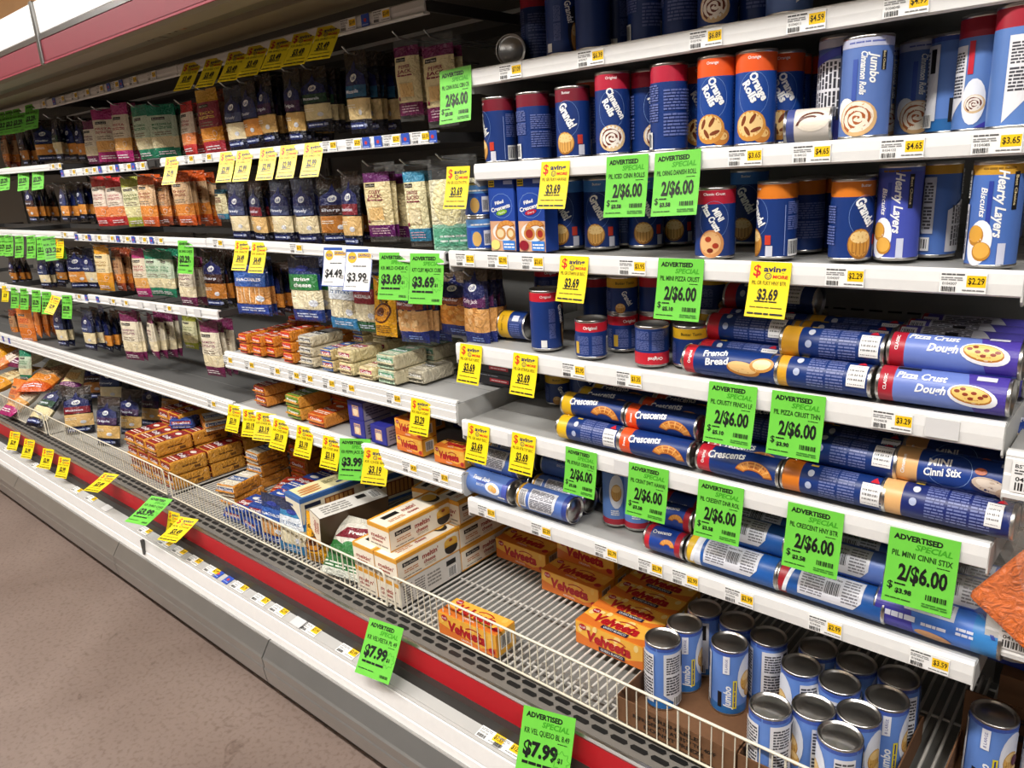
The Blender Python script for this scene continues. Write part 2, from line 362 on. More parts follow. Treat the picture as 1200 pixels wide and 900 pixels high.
def hang_rail(X0, X1, yf, z0, z1, lip, label, items=(), pegs=()):
    """a ticket rail on a bar from which peg hooks reach forward"""
    root = tag(empty('peg_rail', ((X0+X1)/2, yf, (z0+z1)/2)), label, 'rail', 'ticket rails over hanging cheese bags'); hw = (X1-X0)/2
    a = math.atan2(z1-z0, X1-X0); root.rotation_euler = (0, -a, 0)
    mb = MB(); mb.extrude([(.008, 0), (-.003, .001), (-.008, -.003), (-.010, -lip*.5), (-.007, -lip*.86), (-.014, -lip*.9), (-.013, -lip), (.008, -lip+.002), (.008, -lip+.006), (-.003, -lip+.008), (-.004, -.006), (.008, -.005)], -hw, hw, '#e0e0de')
    rail = link('price_rail', mb.mesh('price_rail'), root)
    mb = MB()
    for sx in (-1, 1): mb.box(sx*hw-.004*(1+sx), sx*hw+.004*(1-sx), .0, .52, -.028, -.004, '#3a3a3a!')
    mb.box(-hw, hw, .40, .415, -.03, -.005, '#3a3a3a!'); link('rail_arm', mb.mesh('rail_arm'), root)
    for px, py, p in items:
        P = on_y(px, py, yf-.012)
        o = link('price_label', ticket_mesh('' if p in 'bp' else p, p if p in 'bp' else 'w', .028), rail); o.location = (P.x-root.location.x, -.0115, -lip*.46)
    for x, z, y in pegs:
        mb = MB(); x -= root.location.x; z -= root.location.z; y -= yf
        mb.tube([(x, .55, z+.004), (x, y+.03, z), (x, y, z+.002), (x, y-.018, z+.016)], .0024, '#b9b9b7@', 5)
        for dx in (-.012, .012): mb.tube([(x, .42, z), (x+dx, .42, z-.01)], .002, '#777777@', 4)
        link('peg_hook', mb.mesh('peg_hook'), root)
    return root
# ================================================================== KINDS OF PACKAGE
def rimmed_lid(r, name, top=True):
    mb = MB()
    if top: mb.lathe([(r*.985, -.006), (r+.0006, -.004), (r+.0008, -.001), (r-.0006, .0014), (r-.0022, .0008), (r-.0034, -.0038), (r*.80, -.0044), (r*.78, -.0036), (0.0001, -.0036)], '#c9c7c3@', 30)
    else: mb.lathe([(.0001, .0036), (r*.8, .0036), (r-.0034, .0038), (r-.0022, .0002), (r-.0004, 0), (r+.0006, .002), (r+.0004, .005), (r*.985, .006)], '#c9c7c3@', 30)
    return mb
def swirl(d, cu, cv, rr, dough='#d9b98c', filling='#6b2f1c', icing='#f0e7dc', rot=0):
    d.ell(cu, cv, rr, rr*.93, dough, rot, 20); d.ell(cu-rr*.04, cv+rr*.08, rr*.86, rr*.8, icing, rot, 18)
    pts = []
    for i in range(41):
        th = R(rot+i*24); q = rr*(.06+.74*i/40); wd = rr*.085*(.6+.4*math.sin(i*1.3))
        pts.append(((cu+(q-wd)*math.cos(th), cv+(q-wd)*.92*math.sin(th)), (cu+(q+wd)*math.cos(th), cv+(q+wd)*.92*math.sin(th))))
    for a, c in zip(pts, pts[1:]): d.tri((a[0], a[1], c[1]), filling); d.tri((a[0], c[1], c[0]), filling)
    d.h += .00012
    for a, c, q in ((-.35, .4, 30), (.42, -.2, -50), (.1, -.5, 10)): d.ell(cu+rr*a, cv+rr*c, rr*.26, rr*.10, icing, q, 10); d.h -= .0001
    d.h += .0002
def rolls(d, cu, cv, rr):
    d.ell(cu+rr*.75, cv-rr*.55, rr*.62, rr*.55, '#b8742e'); d.ell(cu+rr*.9, cv-rr*.5, rr*.3, rr*.25, '#e2b873')
    d.ell(cu, cv, rr, rr*.98, '#c98a3c'); d.ell(cu-rr*.05, cv+rr*.1, rr*.85, rr*.8, '#e6c384')
    for a, b, q in ((-.45, .35, 70), (.15, .45, 60), (.35, -.25, 20), (-.2, -.3, 120)): d.ell(cu+rr*a, cv+rr*b, rr*.36, rr*.13, '#7a3a18', q, 10)
def biscuit(d, cu, cv, w_, h_, tone='#d9a557', dark='#9a6526'):
    d.ell(cu, cv, w_/2, h_/2, dark, 0, 16); d.ell(cu, cv+h_*.03, w_*.46, h_*.45, tone, 0, 16); d.ell(cu, cv+h_*.22, w_*.4, h_*.2, '#eccb8a', 0, 14)
    for k in range(-2, 3): d.rect(cu+k*w_*.15-w_*.015, cv-h_*.35, cu+k*w_*.15+w_*.015, cv+h_*.05, dark); d.h -= .00012
    d.h += .00012
def croissant(d, cu, cv, w_, h_, rot=0):
    d.arc(cu, cv-h_*.45, w_*.5, h_*.95, h_*.62, '#a65c22', 8, 172, rot, 16); d.arc(cu, cv-h_*.42, w_*.47, h_*.90, h_*.5, '#d08b3f', 14, 166, rot, 16)
    for a in (35, 62, 90, 118, 145): d.arc(cu, cv-h_*.42, w_*.47, h_*.90, h_*.5, '#dda55c', a, a+5, rot, 2); d.h -= .00012
    d.h += .00012
def backprint(d, u0, v0, u1, v1, base, ink='#7f88b8', bar=None, seed=1, vert=False):
    d.lines(u0, v0+(v1-v0)*.55, u1, v1, 7, ink, .6, vert, seed); d.lines(u0, v0, u1, v0+(v1-v0)*.5, 7, ink, .6, vert, seed+4)
    if bar: d.rect(*bar, '#e9e9e7'); b = bar; d.bars(b[0]+.002, b[1]+.003, b[2]-.002, b[3]-.003, vert=False)
def stand_can(kind, r, h, base, band=None, bh=.03, draw=None, foot=None, n=30):
    mb = MB(); zs = [.004]+([.004+foot[1]] if foot else [])+[h*.35, h*.6]+([h-bh] if band else [])+[h-.004]
    ks = ([foot[0]] if foot else [])
    for i in range(len(zs)-1):
        k = base
        if foot and i == 0: k = foot[0]
        if band and i == len(zs)-2: k = band
        mb.lathe([(r, zs[i]), (r, zs[i+1])], k, n)
    fn = lambda u, v, hh: ((r+hh)*math.sin(u/r), -(r+hh)*math.cos(u/r), v)
    if draw: draw(Dec(mb, fn, .009, .0005), r, h)
    top = rimmed_lid(r, 'lid'); top.v = [(x, y, z+h) for x, y, z in top.v]
    KINDS[kind] = [('label_wrap', mb.mesh('label_wrap'), []), ('lid', top.mesh('lid'), []), ('bottom_rim', rimmed_lid(r, 'bottom_rim', False).mesh('bottom_rim'), [])]
    KINDS[kind+'/dim'] = (r, h)
def lie_can(kind, r, L_, base, rings=(), draw=None, n=28):
    """axis along X from -L/2 to L/2; rings: (x0 fraction, x1 fraction, colour)"""
    mb = MB(); cuts = sorted({0., 1.} | {a for q in rings for a in q[:2]})
    for a, b in zip(cuts, cuts[1:]):
        k = base
        for q in rings:
            if a >= q[0]-1e-6 and b <= q[1]+1e-6: k = q[2]
        x0 = -L_/2+.004+(L_-.008)*a; x1 = -L_/2+.004+(L_-.008)*b
        m = max(1, int((x1-x0)/.06))
        mb.lathe([(r, x0+(x1-x0)*i/m) for i in range(m+1)], k, n, True, 'X')
    fn = lambda s, t, hh: (s, -(r+hh)*math.cos(t/r), (r+hh)*math.sin(t/r))
    if draw: draw(Dec(mb, fn, .009, .0005), r, L_)
    e1 = rimmed_lid(r, 'lid'); e1.v = [(z+L_/2, y, -x) for x, y, z in e1.v]
    e0 = rimmed_lid(r, 'lid', False); e0.v = [(z-L_/2, y, -x) for x, y, z in e0.v]
    KINDS[kind] = [('label_wrap', mb.mesh('label_wrap'), []), ('lid', e1.mesh('lid'), []), ('bottom_rim', e0.mesh('bottom_rim'), [])]
    KINDS[kind+'/dim'] = (r, L_)
BLUE = '#133273'; NAVY = '#1b2a78'; WH = '#f4f4f2'; INK = '#5f6ca6'
def front(words, pic, sub=None, rot=-62, cap=.014, band_word='Original', wids=None):
    def draw(d, r, h):
        d.txt(band_word, 0, h-.013, .0055, WH, bold=.01); d.arc(0, h*.55, .029, .040, .0006, '#7f9fd8', 0, 360, 0, 24)
        q = R(rot); n = len(words)
        for i, wd in enumerate(words):
            o = (i-(n-1)/2)*cap*1.25
            d.txt(wd, math.sin(q)*-0-abs(math.cos(q+R(90)))*o+.002, h*.60-math.cos(q)*o, cap, WH, wids[i] if wids else None, rot, .045)
        pic(d, r, h)
        d.rect(r*1.55, .008, r*1.56+.001, h*.7, '#8a9bd0'); backprint(d, r*1.7, .06, r*3.0, h-.04, BLUE, INK); backprint(d, r*3.3, .03, r*4.3, h-.05, BLUE, INK)
        d.rect(r*1.75, .006, r*2.6, .04, '#e4e4e2'); d.bars(r*1.8, .01, r*2.55, .037)
        backprint(d, -r*2.0, .03, -r*1.35, h-.05, BLUE, INK, seed=9)
    return draw
stand_can('cinnamon', .0385, .173, BLUE, '#b3203a', .036, front(['Cinnamon', 'Rolls'], lambda d, r, h: swirl(d, 0, .036, .030), band_word='Original', wids=[.07, .038]))
stand_can('orange', .0385, .173, '#154190', '#e2571d', .038, front(['Orange', 'Rolls'], lambda d, r, h: rolls(d, -.004, .037, .029), band_word='Orange', wids=[.055, .042]))
def grands(wd, pic_h=.05, tone='#d9a557'):
    return front([wd], lambda d, r, h: (biscuit(d, -.006, .033, .046, pic_h, tone), d.rect(.024, .03, .036, .05, '#c23a28'), d.rect(.026, .006, .04, .028, '#c9c9d4')), cap=.019, band_word='Butter', wids=[.058])
stand_can('grands_maroon', .040, .155, BLUE, '#76182a', .032, grands('Grands!'))
stand_can('grands_butter', .040, .158, BLUE, '#4684d2', .030, grands('Grands!'))
stand_can('grands_honey', .040, .158, BLUE, '#d4761f', .034, grands('Grands!', .06, '#c98d3a'))
stand_can('mini_pizza', .0385, .150, BLUE, '#ab1e34', .034, front(['MINI', 'Pizza Crusts'], lambda d, r, h: (d.ell(-.004, .032, .024, .030, '#c98a54'), d.ell(-.006, .034, .020, .024, '#e0b078'), d.ell(-.01, .042, .006, .006, '#a63a22'), d.ell(.004, .028, .006, .006, '#a63a22'), d.ell(-.006, .018, .006, .005, '#7a2a18')), cap=.012, band_word='Classic Crust', wids=[.028, .062]))
def jumbo_draw(d, r, h):
    d.rect(-r*3.1, h-.018, r*3.1, h-.004, '#b9bdd4'); d.lines(-.03, h-.013, .03, h-.008, 1, '#5a66a8')
    d.txt('Jumbo', .015, h*.68, .014, WH, .048, -90, .03, .25); d.txt('Cinnamon Rolls', -.002, h*.64, .010, WH, .070, -90, .03, .25)
    d.rect(-.020, h*.38, -.012, h*.78, '#3e57a8'); d.rect(.026, h*.66, .035, h*.96-.02, '#15151a'); d.txt('Best Choice', .0305, h*.75, .004, '#d8c89a', .03, -90, .02)
    d.ell(-.030, h*.28, .018, .022, WH); swirl(d, -.008, .034, .032, '#d9b07c', '#a85c2c', '#f2e6d2')
    d.rect(r*1.5, h*.25, r*2.6, h*.8, '#d9d9df'); backprint(d, r*1.55, h*.28, r*2.55, h*.78, WH, '#55555f')
    d.poly([(-r*2.7, h*.1), (-r*1.6, h*.28), (-r*1.6, h*.85), (-r*2.7, h*.85)], '#dedee4'); backprint(d, -r*2.6, h*.3, -r*1.65, h*.82, WH, '#44444c', seed=5)
    d.poly([(-r*3, h*.86), (-r*1.5, h*.96), (-r*1.5, h*.88), (-r*3, h*.78)], '#3b3f9c')
stand_can('jumbo', .041, .168, '#5a77b6', None, 0, jumbo_draw)
def jbis_draw(d, r, h):
    d.rect(-r*3.1, h-.012, r*3.1, h-.004, '#3f58a8')
    d.txt('Jumbo', -.004, h*.30, .016, WH, .058, 90, .03, .25); d.rect(.008, .020, .017, h*.56, '#e2cf2a'); d.lines(.0095, .024, .0155, h*.54, 1, '#2a3a80', .5, True)
    d.rect(-.025, .02, -.016, h*.36, '#15151a'); d.ell(.044, h*.58, .026, h*.34, '#dfe3ee', 0, 20); biscuit(d, .042, h*.52, .034, .05, '#dfb262', '#b98536'); biscuit(d, .050, h*.36, .028, .035, '#dfb262', '#b98536')
    d.rect(-.014, h*.66, .0, h*.93, '#e8e8ee'); d.txt('8 LARGE', -.007, h*.79, .005, '#2a3a90', .034, 90)
    d.poly([(-r*2.75, h*.26), (-r*2.2, h*.14), (-r*1.15, h*.14), (-r*1.15, h*.9), (-r*2.75, h*.9)], '#dedee2'); backprint(d, -r*2.6, h*.25, -r*1.75, h*.85, WH, '#3e3e46', seed=5); d.rect(-r*1.6, h*.62, -r*1.3, h*.86, '#191919')
    d.rect(r*2.1, h*.12, r*3.0, h*.88, '#dedee2'); backprint(d, r*2.15, h*.16, r*2.95, h*.84, WH, '#3e3e46', seed=8)
    d.rect(-r*2.2, .012, -r*1.3, .036, '#e9e9e7'); d.bars(-r*2.15, .014, -r*1.35, .034)
stand_can('jumbo_biscuit', .040, .166, '#6389d0', None, 0, jbis_draw, ('#2c6cae', .022))
def hearty_draw(d, r, h):
    d.lines(-.02, h-.013, .03, h-.008, 1, '#8a6418'); d.txt('Hearty Layers', .013, h*.60, .015, WH, .100, -90, .03, .25); d.txt('Biscuits', -.014, h*.62, .010, WH, .044, -90, .02, .25)
    d.rect(-.008, h*.42, -.001, h*.82, '#2c3f9a'); d.rect(.029, h*.55, .038, h*.90, '#15151a'); d.txt('Best Choice', .0335, h*.73, .0045, '#d8c89a', .045, -90, .02)
    d.ell(-.016, h*.24, .021, h*.22, '#e8ebf2', -8, 20); d.ell(-.022, h*.31, .014, .016, '#b9802c'); d.ell(-.022, h*.325, .012, .013, '#d9a03e'); d.ell(-.010, h*.16, .015, .015, '#b9802c'); d.ell(-.010, h*.17, .013, .0125, '#e0aa4c'); d.rect(.014, .006, .026, h*.24, '#c9cde0')
    d.poly([(-r*2.5, .01), (-r*1.05, .01), (-r*1.05, h*.6), (-r*1.7, h*.6), (-r*2.5, h*.5)], '#d5d6de'); backprint(d, -r*2.3, .02, -r*1.1, h*.55, WH, '#55555f', vert=True)
    d.rect(-r*1.75, h*.66, -r*1.08, h*.92, '#e4e4e2'); d.bars(-r*1.72, h*.68, -r*1.1, h*.9, '#222222', True)
    d.poly([(r*1.7, h*.30), (r*2.0, h*.26), (r*3.2, h*.26), (r*3.2, h*.85), (r*1.7, h*.85)], '#c9cbd6'); backprint(d, r*1.8, h*.3, r*3.1, h*.8, WH, '#4a4a55'); d.rect(r*2.1, .012, r*3.1, h*.22, '#e4e4e2'); d.bars(r*2.2, .016, r*3.0, h*.2)
stand_can('hearty', .040, .162, '#4d72bc', '#c8962e', .020, hearty_draw)
stand_can('hearty_violet', .040, .162, '#4552b0', '#4d62b8', .012, hearty_draw)
def short(word, inv=False):
    def draw(d, r, h):
        d.txt(word, 0, h-.016 if not inv else .016, .007, WH if 'r' in word.lower()[:2] else '#3a2c08', rot=180 if inv else 0, bold=.02)
        backprint(d, -.034, .010, -.004, h*.6, BLUE, INK); backprint(d, .004, .010, .03, h*.6, BLUE, INK, seed=4); d.rect(r*1.2, .01, r*1.9, h*.55, '#e4e4e2'); d.bars(r*1.25, .012, r*1.85, h*.5)
        backprint(d, -r*2.4, .01, -r*1.2, h*.6, BLUE, INK, seed=6); d.rect(-r*1.05, .012, -r*.98+.008, h*.45, '#c9a43a')
    return draw
stand_can('short_red', .0365, .088, BLUE, '#c01f30', .026, short('Original'))
def short_inv(d, r, h): d.rect(-r*3.1, .005, r*3.1, .031, '#c01f30'); d.txt('Original', .014, .018, .007, WH, rot=180, bold=.02); backprint(d, -.034, .036, .0, h-.01, BLUE, INK); backprint(d, .006, .036, .034, h-.01, BLUE, INK, seed=4)
stand_can('short_flipped', .0365, .088, BLUE, None, 0, short_inv)
def short_yel(d, r, h): d.txt('Butter Tastin', 0, h-.016, .006, '#3a2c08', bold=.01); d.txt('Grands!', .004, h*.42, .012, WH, .036, -62, .03); biscuit(d, -.012, .014, .024, .024); d.rect(r*1.0, .008, r*1.6, .034, '#e4e4e2'); d.bars(r*1.05, .01, r*1.55, .032); backprint(d, -r*2.4, .01, -r*1.0, h*.6, BLUE, INK)
stand_can('short_yellow', .0365, .088, BLUE, '#d8a91e', .027, short_yel)
def tall_red_draw(d, r, h): d.txt('Original', -.02, h-.014, .006, WH); d.txt('Original', .03, h-.014, .006, WH); d.ell(.034, .05, .016, .05, '#1a1c30'); biscuit(d, .036, .036, .022, .06); d.rect(-.034, .008, -.02, .026, '#e4e4e2'); d.txt('Grands!', .022, h*.6, .014, WH, .045, -80, .03); backprint(d, -.014, .03, .002, h*.7, BLUE, INK, vert=True)
stand_can('tall_red', .0385, .145, BLUE, '#c01f30', .026, tall_red_draw)
def redstore_draw(d, r, h):
    d.poly([(-.06, h*.05), (-.02, h*.3), (-.02, h*.75), (-.06, h*.75)], '#e6e6ea'); backprint(d, -.056, h*.3, -.024, h*.7, WH, '#44444c'); d.rect(-.017, h*.5, -.008, h*.78, '#c22034'); d.ell(-.004, h*.26, .018, h*.20, '#e9ecf4'); swirl(d, -.002, h*.24, .016); d.rect(.02, h*.28, .05, h*.7, '#d8d8de'); backprint(d, .022, h*.3, .048, h*.68, WH, '#44444c'); d.poly([(.0, 0.006), (.06, 0.006), (.06, h*.22)], '#3a36a0'); d.rect(.022, h-.026, .05, h-.008, '#dcdce0')
stand_can('cinnamon_pale', .040, .182, '#5c80c0', '#a01e30', .034, redstore_draw)
def paleback_draw(d, r, h): d.rect(-r*2.5, h-.02, r*2.5, h-.006, '#cfd1de'); d.poly([(-.05, .0), (.05, .0), (.05, h*.3), (-.05, h*.12)], '#3b3f9c'); d.poly([(-.05, h*.14), (.01, h*.26), (.01, h*.78), (-.05, h*.78)], '#dedee4'); backprint(d, -.046, h*.2, .007, h*.76, WH, '#33333c', vert=True); d.poly([(-.05, h*.80), (.05, h*.98), (.05, h*.9), (-.05, h*.72)], '#4a52b4')
stand_can('pale_back', .040, .182, '#5a74b4', None, 0, paleback_draw)
def stripe_small(d, r, h): d.ell(0, h*.5, .03, h*.4, '#e6ddd2'); swirl(d, 0, h*.5, .026)
# lying cans
def lying(words, pic=None, xw=-.02, cap=.013, wid=None, bandw=None, back=False, ink=WH):
    def draw(d, r, L_):
        x0 = -L_/2
        if bandw: d.txt(bandw, x0+.018, .012, .006, WH, rot=90, bold=.02)
        for i, wd in enumerate(words): d.txt(wd, xw+.006*i, .026-cap*1.3*i, cap, ink, (wid[i] if wid else None), 8, .03, .12)
        if pic: pic(d, r, L_)
        if not back:
            for t0 in (-.05, .062): backprint(d, x0+.04, t0, x0+L_*.7, t0+.034, BLUE, INK)
    return draw
def backside(band_x=.04, barx=None):
    def draw(d, r, L_):
        x0 = -L_/2+band_x
        d.h += 0
        for k in range(3):
            a = x0+.035+k*.034
            if a+.03 < L_/2-.03: d.lines(a, -.02, a+.03, .055, 13, '#6a74a8', .55, seed=k)
        d.ell(x0+.018, .03, .006, .007, '#c8ccd8'); d.ell(x0+.016, .006, .006, .007, '#aab4d0'); d.rect(x0+.012, .046, x0+.026, .052, '#d8b23a')
        b = barx or (L_/2-.040, L_/2-.008); d.rect(b[0], -.008, b[1], .034, '#ecebea'); d.bars(b[0]+.003, -.004, b[1]-.003, .03)
        d.poly([(b[0]+.012, .036), (b[0]+.028, .036), (b[0]+.02, .05)], '#c62334')
    return draw
lie_can('french', .029, .200, BLUE, [(0, .12, '#c01f30')], lying(['French', 'Bread'], lambda d, r, L_: (d.ell(.034, .000, .034, .014, '#b0722e', -6), d.ell(.032, .003, .030, .011, '#e0b878', -6), d.ell(.07, .012, .024, .014, '#c88d44', 10), d.ell(.07, .013, .018, .010, '#f0d8a4', 10)), -.028, .013, [.05, .048], 'Original'))
lie_can('french_back', .029, .200, BLUE, [(0, .14, '#c01f30')], backside(.03, (.038, .07)))
lie_can('thin_pizza', .029, .185, BLUE, [(0, .19, '#d9a02a')], backside())
def dough_draw(d, r, L_):
    d.poly([(.034, .062), (L_/2-.005, .062), (L_/2-.005, -.03), (.052, -.03)], '#4a3a9c'); d.txt('Pizza Crust', -.028, .030, .012, WH, .075, 0, .03, .25); d.txt('Dough', -.012, .010, .013, WH, .045, 0, .03, .25)
    d.txt('CLASSIC', -L_/2+.016, .014, .005, WH, .028, 90, .02); d.rect(-L_/2+.03, .042, -L_/2+.066, .05, '#17171c'); d.ell(.048, .006, .036, .018, '#e8e9ef', -8, 20)
    d.ell(.046, .008, .030, .014, '#b5762e', -8); d.ell(.046, .009, .028, .012, '#e6c470', -8)
    for a, b in ((-.02, .004), (-.008, .0), (.004, .003), (.014, -.003), (.0, -.006), (-.012, .008), (.02, .001)): d.ell(.046+a, .009+b, .0045, .0028, '#8c3a26', n=7); d.h -= .0001
    d.h += .0002
    d.rect(.05, .034, .078, .044, '#cfcfe0')
lie_can('dough', .0305, .198, '#6a80c6', [(0, .13, '#ab1f32')], dough_draw)
def doughback_draw(d, r, L_):
    d.poly([(-L_/2+.04, -.02), (.03, -.02), (.05, .02), (.03, .05), (-L_/2+.04, .05)], '#d6d7de'); backprint(d, -L_/2+.044, -.012, .02, .044, WH, '#55555f'); d.rect(-.02, .012, .0, .03, '#202024'); d.rect(.022, -.008, .038, .012, '#303034'); d.rect(-L_/2+.008, -.01, -L_/2+.034, .036, '#dedee2'); d.bars(-L_/2+.01, -.006, -L_/2+.032, .03)
lie_can('dough_back', .0305, .198, '#574fb0', [(0, .05, '#ab1f32')], doughback_draw)
lie_can('dough_back_blue', .0305, .198, '#5d7ac2', [(0, .13, '#ab1f32'), (.8, 1, '#463a98')], doughback_draw)
CRO = lambda d, r, L_: croissant(d, .040, .008, .078, .030, -6)
for nm, bc in (('yellow', '#e2b71f'), ('orange', '#e0501e'), ('red', '#c01f30')):
    lie_can('crescent_'+nm, .0285, .178, BLUE, [(0, .17, bc)], lying(['Crescents'], CRO, -.022, .016, [.078], {'yellow': None, 'orange': 'Sweet', 'red': 'Original'}[nm]))
    lie_can('crescent_%s_back' % nm, .0285, .178, BLUE, [(0, .17, bc)], backside())
lie_can('honey_back', .030, .190, BLUE, [(0, .19, '#d4761f')], backside())
lie_can('cinni', .031, .205, '#163a86', [(0, .19, '#e0ae72')], lying(['MINI', 'Cinni Stix'], lambda d, r, L_: (d.arc(-.012, .016, .034, .034, .0007, '#8fb0e4', 0, 360, 0, 24), d.ell(.058, -.006, .038, .016, '#2a2c58', -10), d.ell(.052, .0, .03, .013, '#cdb9a6', -12), d.ell(.052, .002, .024, .008, '#e2d4c6', -12), d.ell(.076, -.010, .018, .012, '#c7ae98', 0), d.ell(.034, .022, .009, .006, '#b5562c'), d.rect(.06, .036, .082, .044, '#c9cde0'), d.txt('24', .07, .034, .009, WH)), -.028, .013, [.035, .058], 'Cinnamon'))
lie_can('cinni_back', .031, .205, '#1a2868', [(0, .17, '#e0ae72')], backside(.04, (.062, .086)))
def texas_draw(d, r, L_):
    d.txt('Texas Style', -.016, .030, .011, WH, .062, 0, .02, .25); d.txt('BISCUITS', -.014, .012, .006, WH, .03); d.rect(-.03, .018, .004, .0225, '#3b4f9c'); d.ell(.03, .010, .027, .015, '#e8ebf2', -8); d.ell(.026, .011, .012, .009, '#e0b872'); d.ell(.036, .008, .010, .008, '#d9a558'); d.rect(.062, -.01, L_/2-.006, .03, '#4a58b0'); d.lines(.05, -.012, .074, -.004, 1, WH)
lie_can('texas', .034, .172, '#5a7cc0', [(.93, 1, '#2c3f8c')], texas_draw)
def texasback_draw(d, r, L_):
    d.rect(-L_/2+.012, -.006, -L_/2+.036, .042, '#dedee2'); d.bars(-L_/2+.014, -.002, -L_/2+.034, .038); d.poly([(-L_/2+.046, -.01), (.03, -.01), (.044, .01), (.044, .05), (-L_/2+.046, .05)], '#d6d7de'); backprint(d, -L_/2+.05, -.004, .036, .046, WH, '#5a5a64')
lie_can('texas_back', .034, .172, '#4f70b8', [(0, .06, '#c8962e'), (.9, 1, '#2c3f8c')], texasback_draw)
def facts(d, r, L_):
    d.poly([(-L_/2+.02, -.02), (-L_/2+.036, .05), (-L_/2+.028, .05), (-L_/2+.012, -.02)], '#eef0f6'); d.poly([(-L_/2+.045, -.012), (.048, -.012), (.062, .006), (.062, .05), (-L_/2+.045, .05)], '#d9dae2'); d.lines(-L_/2+.05, -.006, -.01, .044, 9, '#77777f', .5); d.txt('Nutrition Facts', .006, .038, .005, '#222226', .03, 0, .02); d.bars(-.006, .006, .02, .03, '#333338'); d.lines(.026, -.004, .056, .044, 8, '#77777f', .5)
lie_can('facts_gold', .032, .205, '#1f59a6', [(0, .09, '#e0b728'), (.09, .17, '#dfe3ee')], facts)
lie_can('facts_plain', .032, .205, '#1f59a6', [(0, .05, '#1b4f9c')], facts)
lie_can('facts_red', .032, .205, '#1f58a4', [(0, .09, '#a8222c')], facts)
lie_can('facts_pale', .032, .205, '#5f7ecb', [(0, .05, '#4a58b8'), (.95, 1, '#a8222c')], facts)
def mini_big(d, r, L_): d.poly([(-L_/2+.004, -.03), (-.03, -.03), (-.045, .06), (-L_/2+.004, .06)], '#3a36a0'); d.poly([(-.05, .020), (.03, .020), (.03, .062), (-.066, .062)], '#d9dae2'); backprint(d, -.045, .024, .024, .056, WH, '#5a5a64'); d.lines(-.08, -.002, -.03, .012, 1, '#dfe3f4', .7); d.lines(-.02, -.002, .02, .006, 1, '#dfe3f4', .7); d.ell(.0, -.02, .03, .010, '#c99462', -8); d.lines(.035, .0, .062, .016, 2, '#dfe3f4', .6); d.poly([(.066, .056), (.072, .056), (.094, .012), (.088, .012)], '#26429c')
lie_can('pale_big', .035, .205, '#4377d0', [(.80, 1, '#3a86cc')], mini_big)
def crsmall(d, r, L_): d.txt('Crescents', -.006, .022, .009, WH, .045, 6, .03, .1); croissant(d, .014, -.0, .038, .018)
lie_can('crescent_small', .029, .100, '#1c3f92', [(0, .15, '#c01f30'), (.84, 1, '#a01c2c')], crsmall)
lie_can('plain_dark', .036, .150, '#23304f', [(.0, .1, '#6c7086')], None)
lie_can('biscuit_lying', .036, .088, BLUE, [(0, .42, '#d8a91e')], lambda d, r, L_: (d.txt('Butter Tastin', -.026, .014, .0055, '#3a2c08', rot=90), d.rect(.006, .02, .026, .036, '#c9cde0'), d.lines(.0, -.02, .03, .014, 6, INK)))
# ------------------------------------------------------------------ film bags hanging from pegs or lying in the bins
def bag(kind, w_, h_, t_, bands, draw=None, hole=True, belly=.36, clear_top=None):
    """origin at the peg hole; hangs down to -h. bands: (v0,v1,colour) from bottom 0 to top 1"""
    rr = random.Random(kind); nu, nv = 10, 18; mb = MB(); ph = [rr.uniform(0, 6) for _ in range(6)]
    def prof(u, v):
        a = max(0, 1-abs(2*u/w_)**3.2)**.55; q = v/h_
        b = (math.sin(math.pi*min(1, q/(2*belly)))**.6 if q < belly else max(0, 1-((q-belly)/(1-belly-.07))**2)**.8 if q < .93 else 0)
        return a*b
    def wob(u, v): return .0022*(math.sin(70*u+ph[0]+30*v)+math.sin(55*v+ph[1])*math.sin(90*u+ph[2]))
    def S(sgn):
        def f(u, v, h):
            p = prof(u, v); y = sgn*(t_/2*p+.0006+h)+wob(u, v)*(p*.8+.12)
            return (u, -y, v-h_+.012)
        return f
    us = [w_*(-.5+i/nu) for i in range(nu+1)]; cuts = sorted({0., 1.} | {b for q in bands for b in q[:2]} | {i/nv for i in range(nv+1)})
    cut2 = [cuts[0]]
    for c in cuts[1:]:
        if c-cut2[-1] > .012: cut2.append(c)
    keyat = lambda q: next((b[2] for b in bands if b[0] <= q < b[1]), bands[0][2])
    for sgn in (1, -1):
        f = S(sgn); V = [f(u, q*h_, 0) for q in cut2 for u in us]; n = nu+1; fs = []; ks = []
        for j in range(len(cut2)-1):
            for i in range(nu):
                a = j*n+i; fc = (a, a+1, a+n+1, a+n); fs.append(fc if sgn > 0 else fc[::-1]); ks.append(keyat((cut2[j]+cut2[j+1])/2))
        mb.faces(V, fs, ks, True)
    f = S(1); g = S(-1)
    for j in range(len(cut2)-1):      # seams at the sides
        k = keyat((cut2[j]+cut2[j+1])/2); a, b = cut2[j]*h_, cut2[j+1]*h_
        for u in (-w_/2, w_/2): mb.poly([f(u, a, 0), g(u, a, 0), g(u, b, 0), f(u, b, 0)], k)
    parts = []
    body = mb
    if draw:
        pr = MB(); d = Dec(pr, lambda u, v, h: f(u, v, h), .011, .0005, '~'); draw(d, w_, h_); parts.append(('printed_panel', pr.mesh('printed_panel'), []))
    KINDS[kind] = [('bag_film', body.mesh('bag_film'), [])]+parts
    KINDS[kind+'/dim'] = (w_, h_)
def logo(d, cu, cv, s):
    d.ell(cu, cv, s, s*.55, WH, 8, 14); d.txt('Kraft', cu, cv, s*.55, '#22307a', s*1.3, 8, .03)
